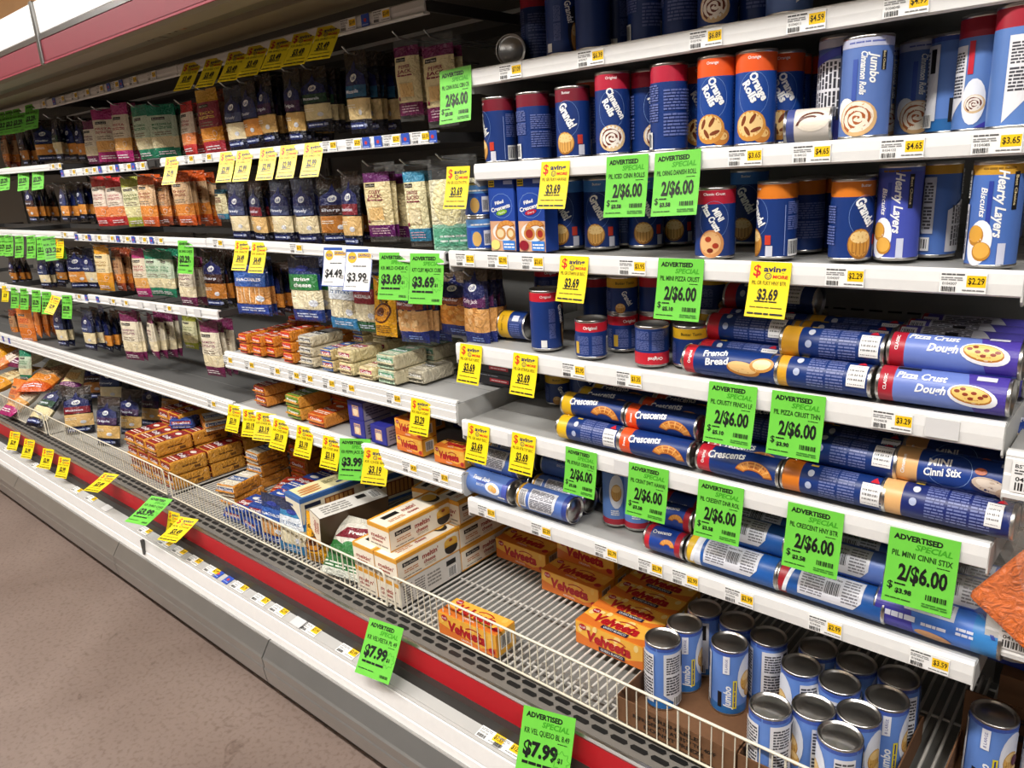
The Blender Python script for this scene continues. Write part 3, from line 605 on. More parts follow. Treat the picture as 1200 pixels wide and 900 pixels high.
def drop(d, w_, h_, v0=.62, blue='#121c56'):
    v = h_*v0; d.poly([(-w_*.46, v-.01), (w_*.46, v-.01), (w_*.42, v+h_*.08), (w_*.10, v+h_*.16), (0, v+h_*.27), (-w_*.10, v+h_*.16), (-w_*.42, v+h_*.08)], blue); d.ell(0, v-.008, w_*.45, .014, blue); logo(d, 0, v+h_*.05, w_*.15)
def kraft(kind, acc, word, cheese, w_=.125, h_=.215, bodyc='#070a1c~', top='#2c1e15~'):
    def draw(d, W, H):
        drop(d, W, H); d.rect(-W*.46, H*.44, W*.46, H*.58, acc); d.txt(word, -W*.08, H*.51, .009, '#dfe3ee', W*.6, 0, .02)
        d.rect(-W*.40, H*.05, W*.30, H*.13, '#1b2c68'); d.lines(-W*.36, H*.07, W*.2, H*.11, 1, '#c9d2ee', .6); d.ell(W*.2, H*.25, W*.1, H*.035, '#d8d8dc'); d.rect(W*.24, H*.07, W*.38, H*.11, '#8f98b8')  # pale ellipse over the cheese window is a painted film highlight
        d.lines(-W*.42, H*.30, W*.0, H*.36, 2, '#f3ead2', .4)
    bag(kind, w_, h_, .034, [(0, .17, bodyc), (.17, .42, cheese), (.42, .82, bodyc), (.82, 1.01, top)], draw)
kraft('shred_teal', '#1c567a', 'Mozzarella', '#dfc48c~')
kraft('shred_purple', '#3c1c48', 'Triple', '#d9b06a~')
kraft('shred_green', '#153f26', 'Mozzarella', '#e2d2a2~')
kraft('shred_navy', '#16265e', 'Cheddar', '#d98f3c~')
kraft('shred_red', '#7c1a28', 'Mexican', '#e0b878~')
kraft('shred_brown', '#3a1a14', 'Sharp', '#b8742c~', bodyc='#0e0a09~')
kraft('shred_silver', '#3d4870', 'Finely', '#ead9ae~', bodyc='#0b1232~', top='#2e3242~')
def store(kind, top, word, cheese, bot, label='#d9ccb2', w_=.125, h_=.235, wc='#a83a4a'):
    def draw(d, W, H):
        d.rect(-W*.46, H*.40, W*.46, H*.80, label); d.rect(-W*.34, H*.715, W*.14, H*.765, '#191514'); d.txt('Best Choice', -W*.10, H*.74, .0055, '#e5dcc8', W*.42)
        d.txt(word, 0, H*.63, .009, wc, W*.7, 0, .02); d.lines(-W*.36, H*.54, W*.36, H*.59, 2, wc, .5); d.lines(-W*.3, H*.42, W*.3, H*.50, 2, '#8a7c68', .45)
        d.arc(W*.30, H*.30, W*.09, W*.09, .0015, '#f0e8d8', 0, 360); d.rect(-W*.32, H*.22, W*.32, H*.225, '#f0e4c8'); d.lines(-W*.3, H*.05, W*.34, H*.13, 2, '#f0e6ea', .4)
    bag(kind, w_, h_, .036, [(0, .19, bot), (.19, .41, cheese), (.41, .8, label+'~'), (.8, 1.01, top)], draw)
store('store_magenta', '#a8246a~', 'FIESTA', '#e0a65a~', '#a8246a~')
store('store_green', '#1c7a5a~', 'MOZZARELLA', '#dfd3a8~', '#1c7a5a~', '#b9c9ae', wc='#2c7a50')
store('store_red', '#c42a2a~', 'CHEDDAR', '#e8894a~', '#c42a2a~', '#e6d6c4')
store('store_orange', '#d0581e~', 'SHARP', '#e8903a~', '#d0581e~', '#d8b48a', wc='#8a3a1c')
store('store_gold', '#d8961e~', 'NACHO', '#e39a2e~', '#d8961e~', '#e6d2a0', wc='#9a6a1c')
store('store_rust', '#8c3a1a~', 'MEDIUM', '#cf7a2e~', '#8c3a1a~', '#b88a60', wc='#6a2a16')
store('store_plum', '#6a1e4a~', 'PARMESAN', '#e6d8b2~', '#6a1e4a~', '#e2d8c0', wc='#7a3a56')
store('store_fiesta', '#c8941e~', 'TACO', '#e0902a~', '#b02a3a~', '#8a2436', wc='#f0d060')
store('store_lime', '#9aa03a~', 'SWISS', '#e0d8a0~', '#a8b23a~', '#d8d4a8', wc='#5a6a2c')
store('snack_orange', '#e07a2a~', 'CRISPS', '#e07a2a~', '#e0823a~', '#e08a4a', .11, .16, '#b02a2a')
def sliced(kind, col, word, cheese='#e3d2a0~', w_=.12, h_=.24, picture=True):
    def draw(d, W, H):
        d.rect(-W*.36, H*.70, W*.04, H*.745, '#1a1614'); d.txt('Best Choice', -W*.16, H*.722, .005, '#e5dcc8', W*.34); d.txt(word[0], 0, H*.64, .010, '#8a2c42', W*.5, 0, .02); d.txt(word[1], 0, H*.585, .010, '#8a2c42', W*.6, 0, .02)
        d.lines(-W*.3, H*.52, W*.3, H*.555, 1, '#8a3a4a', .5); d.rect(-W*.28, H*.27, W*.30, H*.46, '#cdb98a'); d.rect(-W*.25, H*.285, W*.27, H*.445, '#e0b878' if picture else '#e9dcb4'); d.ell(-W*.33, H*.27, .006, .006, '#8a2c42'); d.lines(-W*.3, H*.1, W*.36, H*.19, 3, '#c8a0b0', .4)
    bag(kind, w_, h_, .028, [(0, .07, '#c9c6bd%'), (.07, .22, col), (.22, .76, cheese), (.76, .88, col), (.88, 1.01, '#d8d6d0%')], draw, belly=.5)
sliced('sliced_maroon', '#6e1a4c~', ('PEPPER', 'JACK')); sliced('sliced_plum', '#5e1a5c~', ('COLBY', 'JACK')); sliced('sliced_blue', '#3a86a8~', ('SWISS', 'SLICED'), '#ece2b4~', picture=False)
def clearswiss(d, W, H):
    d.ell(-W*.05, H*.52, W*.34, H*.24, '#ede3b0', 10, 20)
    for k in range(4): d.arc(-W*.05, H*(.44+.05*k), W*.34, H*.1, .002, '#d2c48a', 190, 350)
    d.rect(-W*.46, H*.07, W*.46, H*.26, '#5fae8c'); d.lines(-W*.3, H*.1, W*.36, H*.2, 2, '#dfeee6', .4)
bag('sliced_clear', .125, .27, .03, [(0, .3, '#8fc4a8~'), (.3, .76, '#dcd6b4~'), (.76, 1.01, '#c9cac8%')], clearswiss, belly=.5)
def sticks(kind, top, word, low, n=6, stick='#efe4c0', back='#1d3470~', wordc=WH, w_=.16, h_=.22, split=False):
    def draw(d, W, H):
        for k in range(n):
            a = -W*.42+W*.84*k/n; d.rect(a+W*.008, H*.22, a+W*.84/n-W*.008, H*.48, stick); d.rect(a+W*.02, H*.22, a+W*.035, H*.48, '#fbf3da'); 
        d.rect(-W*.46, H*.50, W*.46, H*.74, top)
        if split: d.txt('string', -W*.02, H*.67, .013, wordc, W*.52, 0, .03); d.txt('cheese', 0, H*.58, .013, wordc, W*.58, 0, .03)
        else: d.txt(word, 0, H*.62, .011, wordc, W*.7, 0, .02)
        d.ell(0, H*.83, W*.2, .010, '#2a3c9c'); d.rect(-W*.46, H*.03, W*.46, H*.19, low); d.lines(-W*.3, H*.07, W*.36, H*.15, 2, '#cdd8ee', .5); d.ell(W*.3, H*.30, W*.12, .012, '#d8dce6')
    bag(kind, w_, h_, .03, [(0, .2, back), (.2, .5, stick+'~'), (.5, .84, back), (.84, 1.01, '#2c3350~')], draw)
sticks('sticks_blue', '#2c5cae', 'SNACKABLES', '#22429a', 6, '#d99a56'); sticks('sticks_green', '#2c7a40', '', '#1f3a86', 6, split=True); sticks('sticks_white', '#dfe6ee', '12 STICKS', '#2f7cb0', 5, back='#3a86b8~', wordc='#2c5a8a'); sticks('sticks_crimson', '#8a2430', 'MOZZARELLA', '#1f5a34', 5, back='#1c4a2a~')
def snackpack(d, W, H):
    d.txt('Kraft', 0, H*.88, .013, '#a8781a', W*.5); d.txt('Snack', -W*.1, H*.72, .014, '#3a2a0c', W*.5, 0, .03); d.txt('Pack', W*.1, H*.60, .016, '#3a2a0c', W*.4, 0, .03)
    d.ell(0, H*.40, W*.42, H*.16, '#5a2c14', 20, 20); d.ell(0, H*.40, W*.36, H*.13, '#e0962c', 20, 20); d.ell(-W*.06, H*.42, W*.2, H*.07, '#6a3416', 20); d.lines(-W*.36, H*.06, W*.34, H*.2, 4, '#7a4c10', .45)
bag('snack_yellow', .125, .21, .03, [(0, 1.01, '#eaa818~')], snackpack)
def cubes(kind, acc, word, tone):
    rr = random.Random(kind)
    def draw(d, W, H):
        for k in range(22):
            a, b = rr.uniform(-W*.36, W*.3), rr.uniform(H*.22, H*.46); s = .016; q = rr.uniform(0, 80)
            c, n = math.cos(R(q))*s, math.sin(R(q))*s; d.poly([(a, b), (a+c, b+n), (a+c-n, b+n+c), (a-n, b+c)], rr.choice(tone)); d.h -= .00011
        d.h += .0006; d.rect(-W*.46, H*.52, W*.46, H*.70, acc); d.txt(word, -W*.08, H*.6, .011, '#e8d8e0', W*.6, 0, .02); drop(d, W, H, .72); d.lines(-W*.1, H*.06, W*.36, H*.13, 2, '#7f9ae0', .5)
    bag(kind, .13, .225, .042, [(0, .19, '#1b2c78~'), (.19, .5, tone[0]+'~'), (.5, .86, '#1a1c44~'), (.86, 1.01, '#5a4a3a~')], draw)
cubes('cubes_orange', '#8c4a2c', 'Cheddar', ['#e0923c', '#e8a858', '#c97a2c']); cubes('cubes_purple', '#5a2456', 'Colby Jack', ['#e6a860', '#eebc80', '#cf8c46']); cubes('cubes_tan', '#8c3a24', 'Mild Cheddar', ['#e8b070', '#f0c890', '#d09048'])
# ================================================================== CARTONS, WRAPPED BARS, TAGS, FENCES
def carton(kind, L_, D, H, base, paint, bev=.0015, sides=None, extra=None):
    mb = MB(); mb.box(-L_/2, L_/2, -D/2, D/2, 0, H, base, bev)
    F = {'F': (flat((-L_/2, -D/2, 0), (1, 0, 0), (0, 0, 1), (0, -1, 0)), L_, H), 'B': (flat((L_/2, D/2, 0), (-1, 0, 0), (0, 0, 1), (0, 1, 0)), L_, H), 'T': (flat((-L_/2, -D/2, H), (1, 0, 0), (0, 1, 0), (0, 0, 1)), L_, D),
         'R': (flat((L_/2, -D/2, 0), (0, 1, 0), (0, 0, 1), (1, 0, 0)), D, H), 'L': (flat((-L_/2, D/2, 0), (0, -1, 0), (0, 0, 1), (-1, 0, 0)), D, H), 'TR': (flat((L_/2, -D/2, H), (0, 1, 0), (-1, 0, 0), (0, 0, 1)), D, L_)}
    parts = []
    for f, fn in paint.items():
        pr = MB(); d = Dec(pr, F[f][0], 0, .0004); fn(d, F[f][1], F[f][2]); parts.append(({'F': 'front_print', 'B': 'back_print', 'T': 'top_print', 'R': 'side_print', 'L': 'side_print', 'TR': 'top_print'}[f], pr.mesh('print'), []))
    KINDS[kind] = [('carton', mb.mesh('carton'), [])]+parts; KINDS[kind+'/dim'] = (L_, D, H)
def swash(d, W, H, c, txt='Velveeta', s=1.0, red='#b31b22'):
    d.txt(txt, W*.5, H*.54, H*.42*s, red, W*.66, 0, .055, .12); d.arc(W*.62, H*.60, W*.16, H*.24, H*.05, red, 30, 150)
def vel_front(blanco, top=False):
    def fn(d, W, H):
        d.rect(W*.01, H*.02, W*.99, H*.98, '#eeb244'); d.poly([(W*.01, H*.02), (W*.99, H*.02), (W*.99, H*.40), (W*.75, H*.16), (W*.5, H*.28), (W*.25, H*.36), (W*.01, H*.5)], '#d9742a')
        rr = random.Random(5)
        for k in range(9 if blanco else 5): d.ell(W*rr.uniform(.05, .95), H*rr.uniform(.5, .92), W*.05, H*.1, '#f3d58a' if blanco else '#f0c05a', rr.uniform(0, 90), 10)
        swash(d, W, H, None); d.ell(W*.12, H*.82, W*.055, H*.13, '#b31b2a'); d.txt('Kraft', W*.12, H*.82, H*.1, WH, W*.08)
        d.ell(W*.92, H*.24, W*.05, H*.12, '#b31b2a') if not blanco else None
        if blanco: d.rect(W*.36, H*.08, W*.74, H*.26, '#241c3c'); d.txt('QUESO BLANCO', W*.55, H*.17, H*.1, WH, W*.32)
        else: d.txt('ORIGINAL', W*.5, H*.16, H*.09, WH, W*.2)
    return fn
def vel_end(d, W, H): d.rect(W*.02, H*.02, W*.98, H*.98, '#e8b03a'); d.rect(W*.2, H*.25, W*.75, H*.85, '#dcdcd6'); d.bars(W*.25, H*.3, W*.7, H*.8)
VEL = (.208, .078, .068)
carton('loaf_box', *VEL, '#dd8a22', {'F': vel_front(False), 'T': vel_front(False), 'R': vel_end})
carton('loaf_box_blanco', *VEL, '#dd8a22', {'F': vel_front(True), 'T': vel_front(True), 'R': vel_end})
carton('loaf_box_small', .115, .06, .05, '#dd7a1c', {'F': vel_front(False), 'T': vel_front(False), 'R': vel_end})
def melt_side(d, W, H):
    d.rect(W*.003, H*.01, W*.997, H*.99, '#efe6d4'); d.rect(W*.003, H*.86, W*.997, H*.99, '#e0a033'); d.rect(W*.003, H*.01, W*.997, H*.06, '#e0a033')
    d.rect(W*.08, H*.56, W*.33, H*.74, '#161514'); d.txt('Best Choice', W*.205, H*.65, H*.09, '#e8e0d0', W*.2); d.txt("meltin'", W*.52, H*.60, H*.2, '#9c3424', W*.26, 0, .03); d.txt('cheese', W*.50, H*.36, H*.15, '#9c3424', W*.19, 0, .03)
    d.lines(W*.1, H*.28, W*.32, H*.46, 2, '#c98a5a', .5); d.lines(W*.08, H*.12, W*.36, H*.18, 1, '#777069'); d.lines(W*.42, H*.14, W*.6, H*.26, 2, '#a89a84', .4)
    d.ell(W*.86, H*.35, W*.11, H*.27, '#2b2522'); d.rect(W*.75, H*.42, W*.97, H*.62, '#d9a02c'); d.ell(W*.86, H*.62, W*.11, H*.16, '#e2b24a'); d.ell(W*.86, H*.66, W*.03, H*.06, '#a8462a'); d.rect(W*.79, H*.78, W*.95, H*.9, '#f2efe8')
def melt_end(d, W, H): d.rect(W*.01, H*.01, W*.99, H*.99, '#efe6d4'); d.rect(W*.01, H*.82, W*.99, H*.99, '#e0a033'); d.txt("meltin'", W*.5, H*.52, H*.16, '#9c3424', W*.7, 0, .03); d.txt('cheese', W*.42, H*.34, H*.12, '#9c3424', W*.5, 0, .03); d.lines(W*.1, H*.1, W*.9, H*.2, 1, '#8a8278')
def melt_top(d, W, H): d.rect(W*.003, H*.01, W*.997, H*.99, '#efe6d4'); d.rect(W*.003, H*.01, W*.997, H*.1, '#e0a033'); d.rect(W*.003, H*.9, W*.997, H*.99, '#e0a033'); d.rect(W*.12, H*.55, W*.36, H*.76, '#161514'); d.txt("meltin'", W*.52, H*.62, H*.2, '#9c3424', W*.22, 0, .03); d.txt('cheese', W*.5, H*.36, H*.15, '#9c3424', W*.17, 0, .03); d.lines(W*.12, H*.25, W*.36, H*.42, 2, '#c98a5a'); d.ell(W*.86, H*.5, W*.1, H*.3, '#2b2522'); d.ell(W*.86, H*.6, W*.1, H*.24, '#e2b24a')
def facts_side(d, W, H): d.rect(W*.003, H*.01, W*.997, H*.99, '#dcd8d2'); d.lines(W*.06, H*.1, W*.2, H*.85, 7, '#6f6c69', .5); d.lines(W*.24, H*.1, W*.4, H*.85, 7, '#77736f', .5); d.lines(W*.44, H*.2, W*.66, H*.8, 4, '#8a8682', .5); d.rect(W*.76, H*.62, W*.92, H*.84, '#161514'); d.rect(W*.78, H*.1, W*.93, H*.55, '#f0efec'); d.bars(W*.79, H*.13, W*.92, H*.52)
MEL = (.10, .25, .078)
carton('melt_box', *MEL, '#e0a033', {'F': melt_end, 'R': melt_side, 'TR': melt_top, 'L': melt_side})
carton('melt_box_turned', *MEL, '#d8d2c6', {'F': melt_end, 'R': facts_side, 'TR': melt_top})
carton('melt_box_short', .10, .15, .078, '#e0a033', {'F': melt_end, 'R': melt_side, 'TR': melt_top})
def string_front(d, W, H): d.rect(W*.02, H*.01, W*.98, H*.99, '#eee6cc'); d.rect(W*.02, H*.86, W*.98, H*.99, '#3f6cac'); d.rect(W*.2, H*.62, W*.5, H*.70, '#22407c'); d.lines(W*.16, H*.4, W*.5, H*.5, 1, '#6a7a9c'); d.lines(W*.2, H*.08, W*.8, H*.2, 2, '#a89878')
def string_side(d, W, H):
    d.rect(W*.003, H*.01, W*.997, H*.99, '#e9dfc4'); d.rect(W*.003, H*.84, W*.997, H*.99, '#3f6cac'); d.rect(W*.003, H*.01, W*.997, H*.12, '#3f6cac'); d.rect(W*.06, H*.62, W*.3, H*.76, '#20273c'); d.rect(W*.36, H*.22, W*.82, H*.76, '#8a4a22')
    for k in range(6): d.rect(W*(.38+.07*k), H*.26, W*(.43+.07*k), H*.72, '#cf9a58')
    d.lines(W*.06, H*.3, W*.28, H*.5, 3, '#6a7a9c', .5)
def string_top(d, W, H):
    d.rect(W*.003, H*.01, W*.997, H*.99, '#ebe2ae'); d.rect(W*.003, H*.01, W*.06, H*.99, '#3f6cac'); d.rect(W*.94, H*.01, W*.997, H*.99, '#3f6cac'); d.rect(W*.003, H*.01, W*.997, H*.1, '#3f6cac')
    for k in range(3): d.ell(W*(.24+.02*k), H*(.3+.18*k), W*.17, H*.07, '#b5672c', 4); d.ell(W*(.24+.02*k), H*(.31+.18*k), W*.15, H*.04, '#d99a5c', 4)
    d.rect(W*.64, H*.3, W*.86, H*.42, '#29406c'); d.lines(W*.5, H*.5, W*.9, H*.8, 3, '#8f8a5c', .45)
carton('string_box', .105, .25, .105, '#3f6cac', {'F': string_front, 'R': string_side, 'TR': string_top})
def brown_top(d, W, H): d.rect(W*.003, H*.01, W*.997, H*.99, '#dad7d0'); d.lines(W*.1, H*.15, W*.5, H*.85, 4, '#7c7974', .5); d.rect(W*.62, H*.52, W*.76, H*.82, '#1b1a19'); d.rect(W*.8, H*.2, W*.96, H*.85, '#f0efec'); d.bars(W*.82, H*.25, W*.94, H*.8)
def brown_front(d, W, H): d.rect(W*.02, H*.01, W*.98, H*.99, '#eee2cc'); d.rect(W*.02, H*.01, W*.98, H*.12, '#e0a033'); d.txt("meltin'", W*.5, H*.6, W*.26, '#a83a2a', H*.5, 90, .03); d.txt('cheese', W*.75, H*.6, W*.2, '#a83a2a', H*.4, 90, .03)
carton('brown_box', .075, .25, .105, '#4a3826', {'F': brown_front, 'TR': brown_top})
def cres_front(fruit):
    def fn(d, W, H):
        d.rect(W*.01, H*.005, W*.99, H*.995, '#22459c'); d.rect(W*.01, H*.005, W*.99, H*.42, '#d8a886'); d.poly([(W*.01, H*.42), (W*.99, H*.42), (W*.99, H*.50), (W*.5, H*.46), (W*.01, H*.52)], '#22459c')
        d.rect(W*.03, H*.89, W*.26, H*.98, '#e6c52a'); d.lines(W*.05, H*.9, W*.24, H*.97, 2, '#3a3210'); d.rect(W*.62, H*.92, W*.96, H*.97, '#aebbe0'); d.arc(W*.5, H*.63, W*.42, H*.17, .0007, '#8fb0e4', 0, 360)
        d.txt('Filled', W*.42, H*.68, H*.045, WH, W*.34, 12, .03); d.txt('Crescents', W*.46, H*.605, H*.055, WH, W*.76, 12, .03); d.ell(W*.5, H*.54, W*.22, H*.035, '#7cae2c' if fruit == 'Apple' else '#b01f3a', 12); d.txt(fruit, W*.5, H*.54, H*.028, WH, W*.26, 12)
        d.ell(W*.55, H*.27, W*.44, H*.13, '#e4e2de'); croissant(d, W*.62, H*.37, W*.72, H*.12, 10); d.ell(W*.42, H*.25, W*.21, H*.09, '#c48a4a'); d.ell(W*.82, H*.25, W*.17, H*.08, '#c48a4a'); d.ell(W*.42, H*.25, W*.14, H*.06, '#e8cda0' if fruit == 'Apple' else '#9c3026'); d.ell(W*.82, H*.25, W*.1, H*.05, '#e8cda0' if fruit == 'Apple' else '#9c3026')
        d.ell(W*.2, H*.09, W*.18, H*.07, '#d9d67a' if fruit == 'Apple' else '#8a1a2a'); d.rect(W*.5, H*.02, W*.97, H*.15, '#3f7fd0'); d.lines(W*.54, H*.04, W*.94, H*.12, 2, WH, .45)
    return fn
carton('crescent_box_green', .078, .05, .168, '#22459c', {'F': cres_front('Apple')}); carton('crescent_box_cherry', .078, .05, .168, '#22459c', {'F': cres_front('Cherry')})
def purple_box(d, W, H): d.rect(W*.02, H*.02, W*.98, H*.98, '#2c2f8c'); d.rect(W*.3, H*.2, W*.72, H*.8, '#d9b08a'); d.ell(W*.5, H*.45, W*.15, H*.2, '#e8d4b0'); d.lines(W*.32, H*.6, W*.7, H*.75, 2, '#3c3a8c')
carton('violet_carton', .075, .11, .06, '#2a2d86', {'F': purple_box, 'R': lambda d, W, H: (d.rect(W*.02, H*.02, W*.98, H*.98, '#9a92a0'), d.lines(W*.1, H*.2, W*.9, H*.8, 4, '#5c5668'))})
def choc_pack(d, W, H): d.rect(W*.01, H*.01, W*.99, H*.99, '#15131a'); d.rect(W*.3, H*.3, W*.75, H*.6, '#b02030'); d.lines(W*.34, H*.38, W*.7, H*.5, 1, '#e8d8d8'); d.lines(W*.05, H*.75, W*.5, H*.85, 1, '#9c9ca8')
carton('black_pack', .16, .09, .035, '#131218', {'F': choc_pack, 'T': choc_pack}, .006)
def wall_blue(d, W, H): d.rect(W*.01, H*.01, W*.99, H*.99, '#2c3c96'); d.ell(W*.42, H*.5, W*.26, H*.4, '#e6e2e0'); d.ell(W*.40, H*.56, W*.07, H*.15, '#5c1020'); d.ell(W*.52, H*.36, W*.16, H*.2, '#d9b58a'); d.ell(W*.30, H*.3, W*.1, H*.16, '#c99a68'); d.txt('Jumbo', W*.80, H*.5, W*.09, WH, H*.6, 90, .03)
# a bar of cheese in printed film, its bare orange side showing
def bar(kind, L_, D, H, cheese, label, accent, word='', wc='#5c2a1a', endlab=True, side_text=None, bev=.007):
    mb = MB(); mb.box(-L_/2, L_/2, -D/2, D/2, 0, H, cheese+'~', bev)
    for sy in (-1, 1):          # crimped film fins at the ends
        mb.box(-L_/2*.96, L_/2*.96, sy*(D/2+.003)-.004, sy*(D/2+.003)+.004, H*.42, H*.5, cheese+'~')
    pr = MB(); e = bev
    T = Dec(pr, flat((-L_/2, -D/2, H), (1, 0, 0), (0, 1, 0), (0, 0, 1)), 0, .0003); F = Dec(pr, flat((-L_/2, -D/2, 0), (1, 0, 0), (0, 0, 1), (0, -1, 0)), 0, .0003); Rr = Dec(pr, flat((L_/2, -D/2, 0), (0, 1, 0), (0, 0, 1), (1, 0, 0)), 0, .0003)
    T.rect(e, e*.4, L_-e, D-e*.4, label+'~'); T.rect(e, D*.36, L_-e, D*.62, accent+'~'); T.ell(L_*.5, D*.78, L_*.2, D*.07, '#e8e2d8'); T.lines(e*1.4, D*.12, L_-e*1.4, D*.3, 2, '#efe6d2', .4)
    if word: T.txt(word, L_*.5, D*.48, D*.13, WH, L_*.7, 0, .02)
    if endlab:
        F.rect(e*.6, e*.5, L_-e*.6, H-e*.4, label+'~'); F.rect(e, H*.5, L_-e, H*.78, accent+'~'); F.txt(word or 'Cheese', L_*.5, H*.62, H*.2, WH, L_*.7, 0, .02); F.lines(e*1.3, H*.16, L_-e*1.3, H*.4, 2, wc, .45)
    if side_text: Rr.lines(D*.3, H*.45, D*.7, H*.6, 1, side_text, .7); Rr.rect(D*.62, H*.18, D*.78, H*.36, side_text)
    KINDS[kind] = [('cheese_bar', mb.mesh('cheese_bar'), []), ('printed_label', pr.mesh('printed_label'), [])]; KINDS[kind+'/dim'] = (L_, D, H)
bar('bar_scarlet', .058, .105, .036, '#e08a2c', '#d9472a', '#c2201e', 'Velveeta'); bar('bar_silver', .075, .13, .034, '#d9cdb0', '#d2cfc8', '#26262a', 'Best Choice', '#6a665e'); bar('bar_azure', .06, .11, .036, '#d9c08a', '#3a6cb4', '#b02a38', 'Kraft', '#d8e0ee')
bar('bar_rose', .07, .125, .04, '#e0d2a0', '#e6d2a4', '#a83a5c', 'Colby', '#7a4a3a'); bar('bar_mint', .082, .13, .044, '#d6cba8', '#b9d0b4', '#5c9a7c', 'Mozzarella', '#4a6a54'); bar('bar_clear', .08, .13, .04, '#cfc6ae', '#c9c2ae', '#8a8678', 'Cheese', '#55503f')
bar('bar_tangerine', .095, .13, .042, '#dd8a34', '#d9622a', '#c2421c', 'Cheddar', '#8a2c14'); bar('bar_meadow', .09, .13, .042, '#dd9a3c', '#8aa83a', '#5c8a2c', 'Pepper', '#3a5c1c'); bar('bar_ruby', .08, .13, .038, '#dd8a34', '#b53a24', '#8a1f1c', 'Sharp', '#f0d8b0')
bar('loaf_red', .10, .16, .062, '#d99a3a', '#a8342a', '#7c2030', 'Colby', '#e8d0a0', True, '#6a4416', .010); bar('loaf_white', .10, .14, .05, '#d98f34', '#e9dfc8', '#48689c', 'Best Choice', '#8a5a3a', True, '#8a5a24', .009); bar('loaf_orange', .11, .15, .06, '#d9822c', '#e0622a', '#c9501f', 'Cheddar', '#8a2c14', True, '#7a3c14', .010)
bar('bag_blue', .11, .15, .05, '#3a5aa8', '#2f52a4', '#a8302c', 'Singles', '#d8e0ee', True, '#c9d4ee', .012)
# hanging promotion tags
TAGN = {}
def promo(style, item='', price='', save=''):
    W, H = {'G': (.098, .120), 'Y': (.074, .100), 'B': (.082, .100)}[style]
    col = {'G': '#6cc844', 'Y': '#f2d81c', 'B': '#f2f2f0'}[style]; mb = MB()
    cv = lambda v: .010*(1-v/H)**2
    n = 6
    fm = lambda u, v, h: (u-W/2, -cv(v)-h, v-H)
    for j in range(n):
        a, b = H*j/n, H*(j+1)/n
        for h, fl in ((0, 1), (-.0006, -1)):
            P = [fm(0, a, h), fm(W, a, h), fm(W, b, h), fm(0, b, h)]; mb.poly(P if fl > 0 else P[::-1], col, True)
        for u in (0, W): mb.poly([fm(u, a, 0), fm(u, b, 0), fm(u, b, -.0006), fm(u, a, -.0006)], col)
    d = Dec(mb, fm, .03, .0003); K = '#161616'
    if style == 'G':
        d.txt('ADVERTISED', W*.42, H*.90, H*.07, K, W*.70, 0, .048); d.txt('SPECIAL', W*.66, H*.80, H*.075, '#3f9c22', W*.52, 0, .03, .2); d.txt(item, W*.5, H*.675, H*.075, '#1c3a14', W*.86, 0, .02); d.lines(W*.72, H*.585, W*.9, H*.605, 1, K)
        if price.startswith('2/'):
            d.txt(price, W*.54, H*.435, H*.21, K, W*.70, 0, .035); d.txt('$', W*.1, H*.24, H*.1, K, None, 0, .01); d.lines(W*.16, H*.25, W*.32, H*.29, 1, K); d.txt(save, W*.30, H*.18, H*.06, K, W*.24, 0, .04); d.lines(W*.05, H*.06, W*.42, H*.085, 1, '#23481a'); d.bars(W*.62, H*.15, W*.94, H*.22, K); d.lines(W*.58, H*.05, W*.94, H*.11, 2, '#3a7a2a')
        else:
            d.txt(price, W*.42, H*.44, H*.19, K, W*.66, 0, .05)
            P = []
            for k in range(16): q = R(22.5*k); rr = (W*.17, W*.11)[k % 2]; P.append((W*.82+rr*math.cos(q), H*.38+rr*math.sin(q)))
            for a, b in zip(P, P[1:]+P[:1]):
                nx, ny = (b[1]-a[1]), -(b[0]-a[0]); q = .0006/math.hypot(nx, ny); d.poly([a, b, (b[0]+nx*q, b[1]+ny*q), (a[0]+nx*q, a[1]+ny*q)], '#2f8a1c'); d.h -= .00012
            d.txt('$1', W*.8, H*.38, H*.06, K, None, 0, .04); d.lines(W*.1, H*.22, W*.72, H*.27, 1, K, .8); d.lines(W*.05, H*.10, W*.5, H*.13, 1, '#23481a'); d.bars(W*.7, H*.06, W*.94, H*.11, K)
    elif style == 'Y':
        d.txt('$', W*.18, H*.84, H*.20, '#cc1f26', None, 0, .015); d.txt('aving', W*.61, H*.875, H*.1, '#20245c', W*.54, 0, .03); d.arc(W*.46, H*.745, W*.085, H*.06, .0014, '#20245c', 0, 360); d.txt('U', W*.46, H*.745, H*.06, '#20245c'); d.txt('MORE', W*.76, H*.74, H*.055, '#cc1f26', W*.36, 0, .03)
        d.txt(item, W*.5, H*.625, H*.07, '#4a3c08', W*.84); d.txt(price, W*.5, H*.42, H*.19, K, W*.5, 0, .03); d.lines(W*.2, H*.27, W*.75, H*.31, 1, K); d.lines(W*.1, H*.17, W*.9, H*.2, 1, '#6a5a10'); d.lines(W*.06, H*.05, W*.94, H*.09, 1, K, .8)
    else:
        d.rect(0, H*.93, W, H, '#2c54a8'); d.rect(0, 0, W*.02, H, '#2c54a8'); d.rect(W*.98, 0, W, H, '#2c54a8'); d.rect(0, 0, W, H*.02, '#2c54a8'); d.ell(W*.25, H*.80, W*.17, H*.13, '#e6b62a'); d.txt('WOW', W*.25, H*.8, H*.08, '#22408c', W*.26, 0, .03); d.rect(W*.46, H*.80, W*.95, H*.91, '#e6b62a'); d.txt('SAVINGS', W*.7, H*.855, H*.06, '#22408c', W*.44, 0, .03)
        d.lines(W*.3, H*.58, W*.8, H*.62, 1, '#444444'); d.txt(price, W*.48, H*.34, H*.2, K, W*.72, 0, .03); d.lines(W*.1, H*.1, W*.5, H*.13, 1, '#777777'); d.lines(W*.76, H*.2, W*.92, H*.3, 2, '#777777')
    return mb.mesh('promotion_tag')
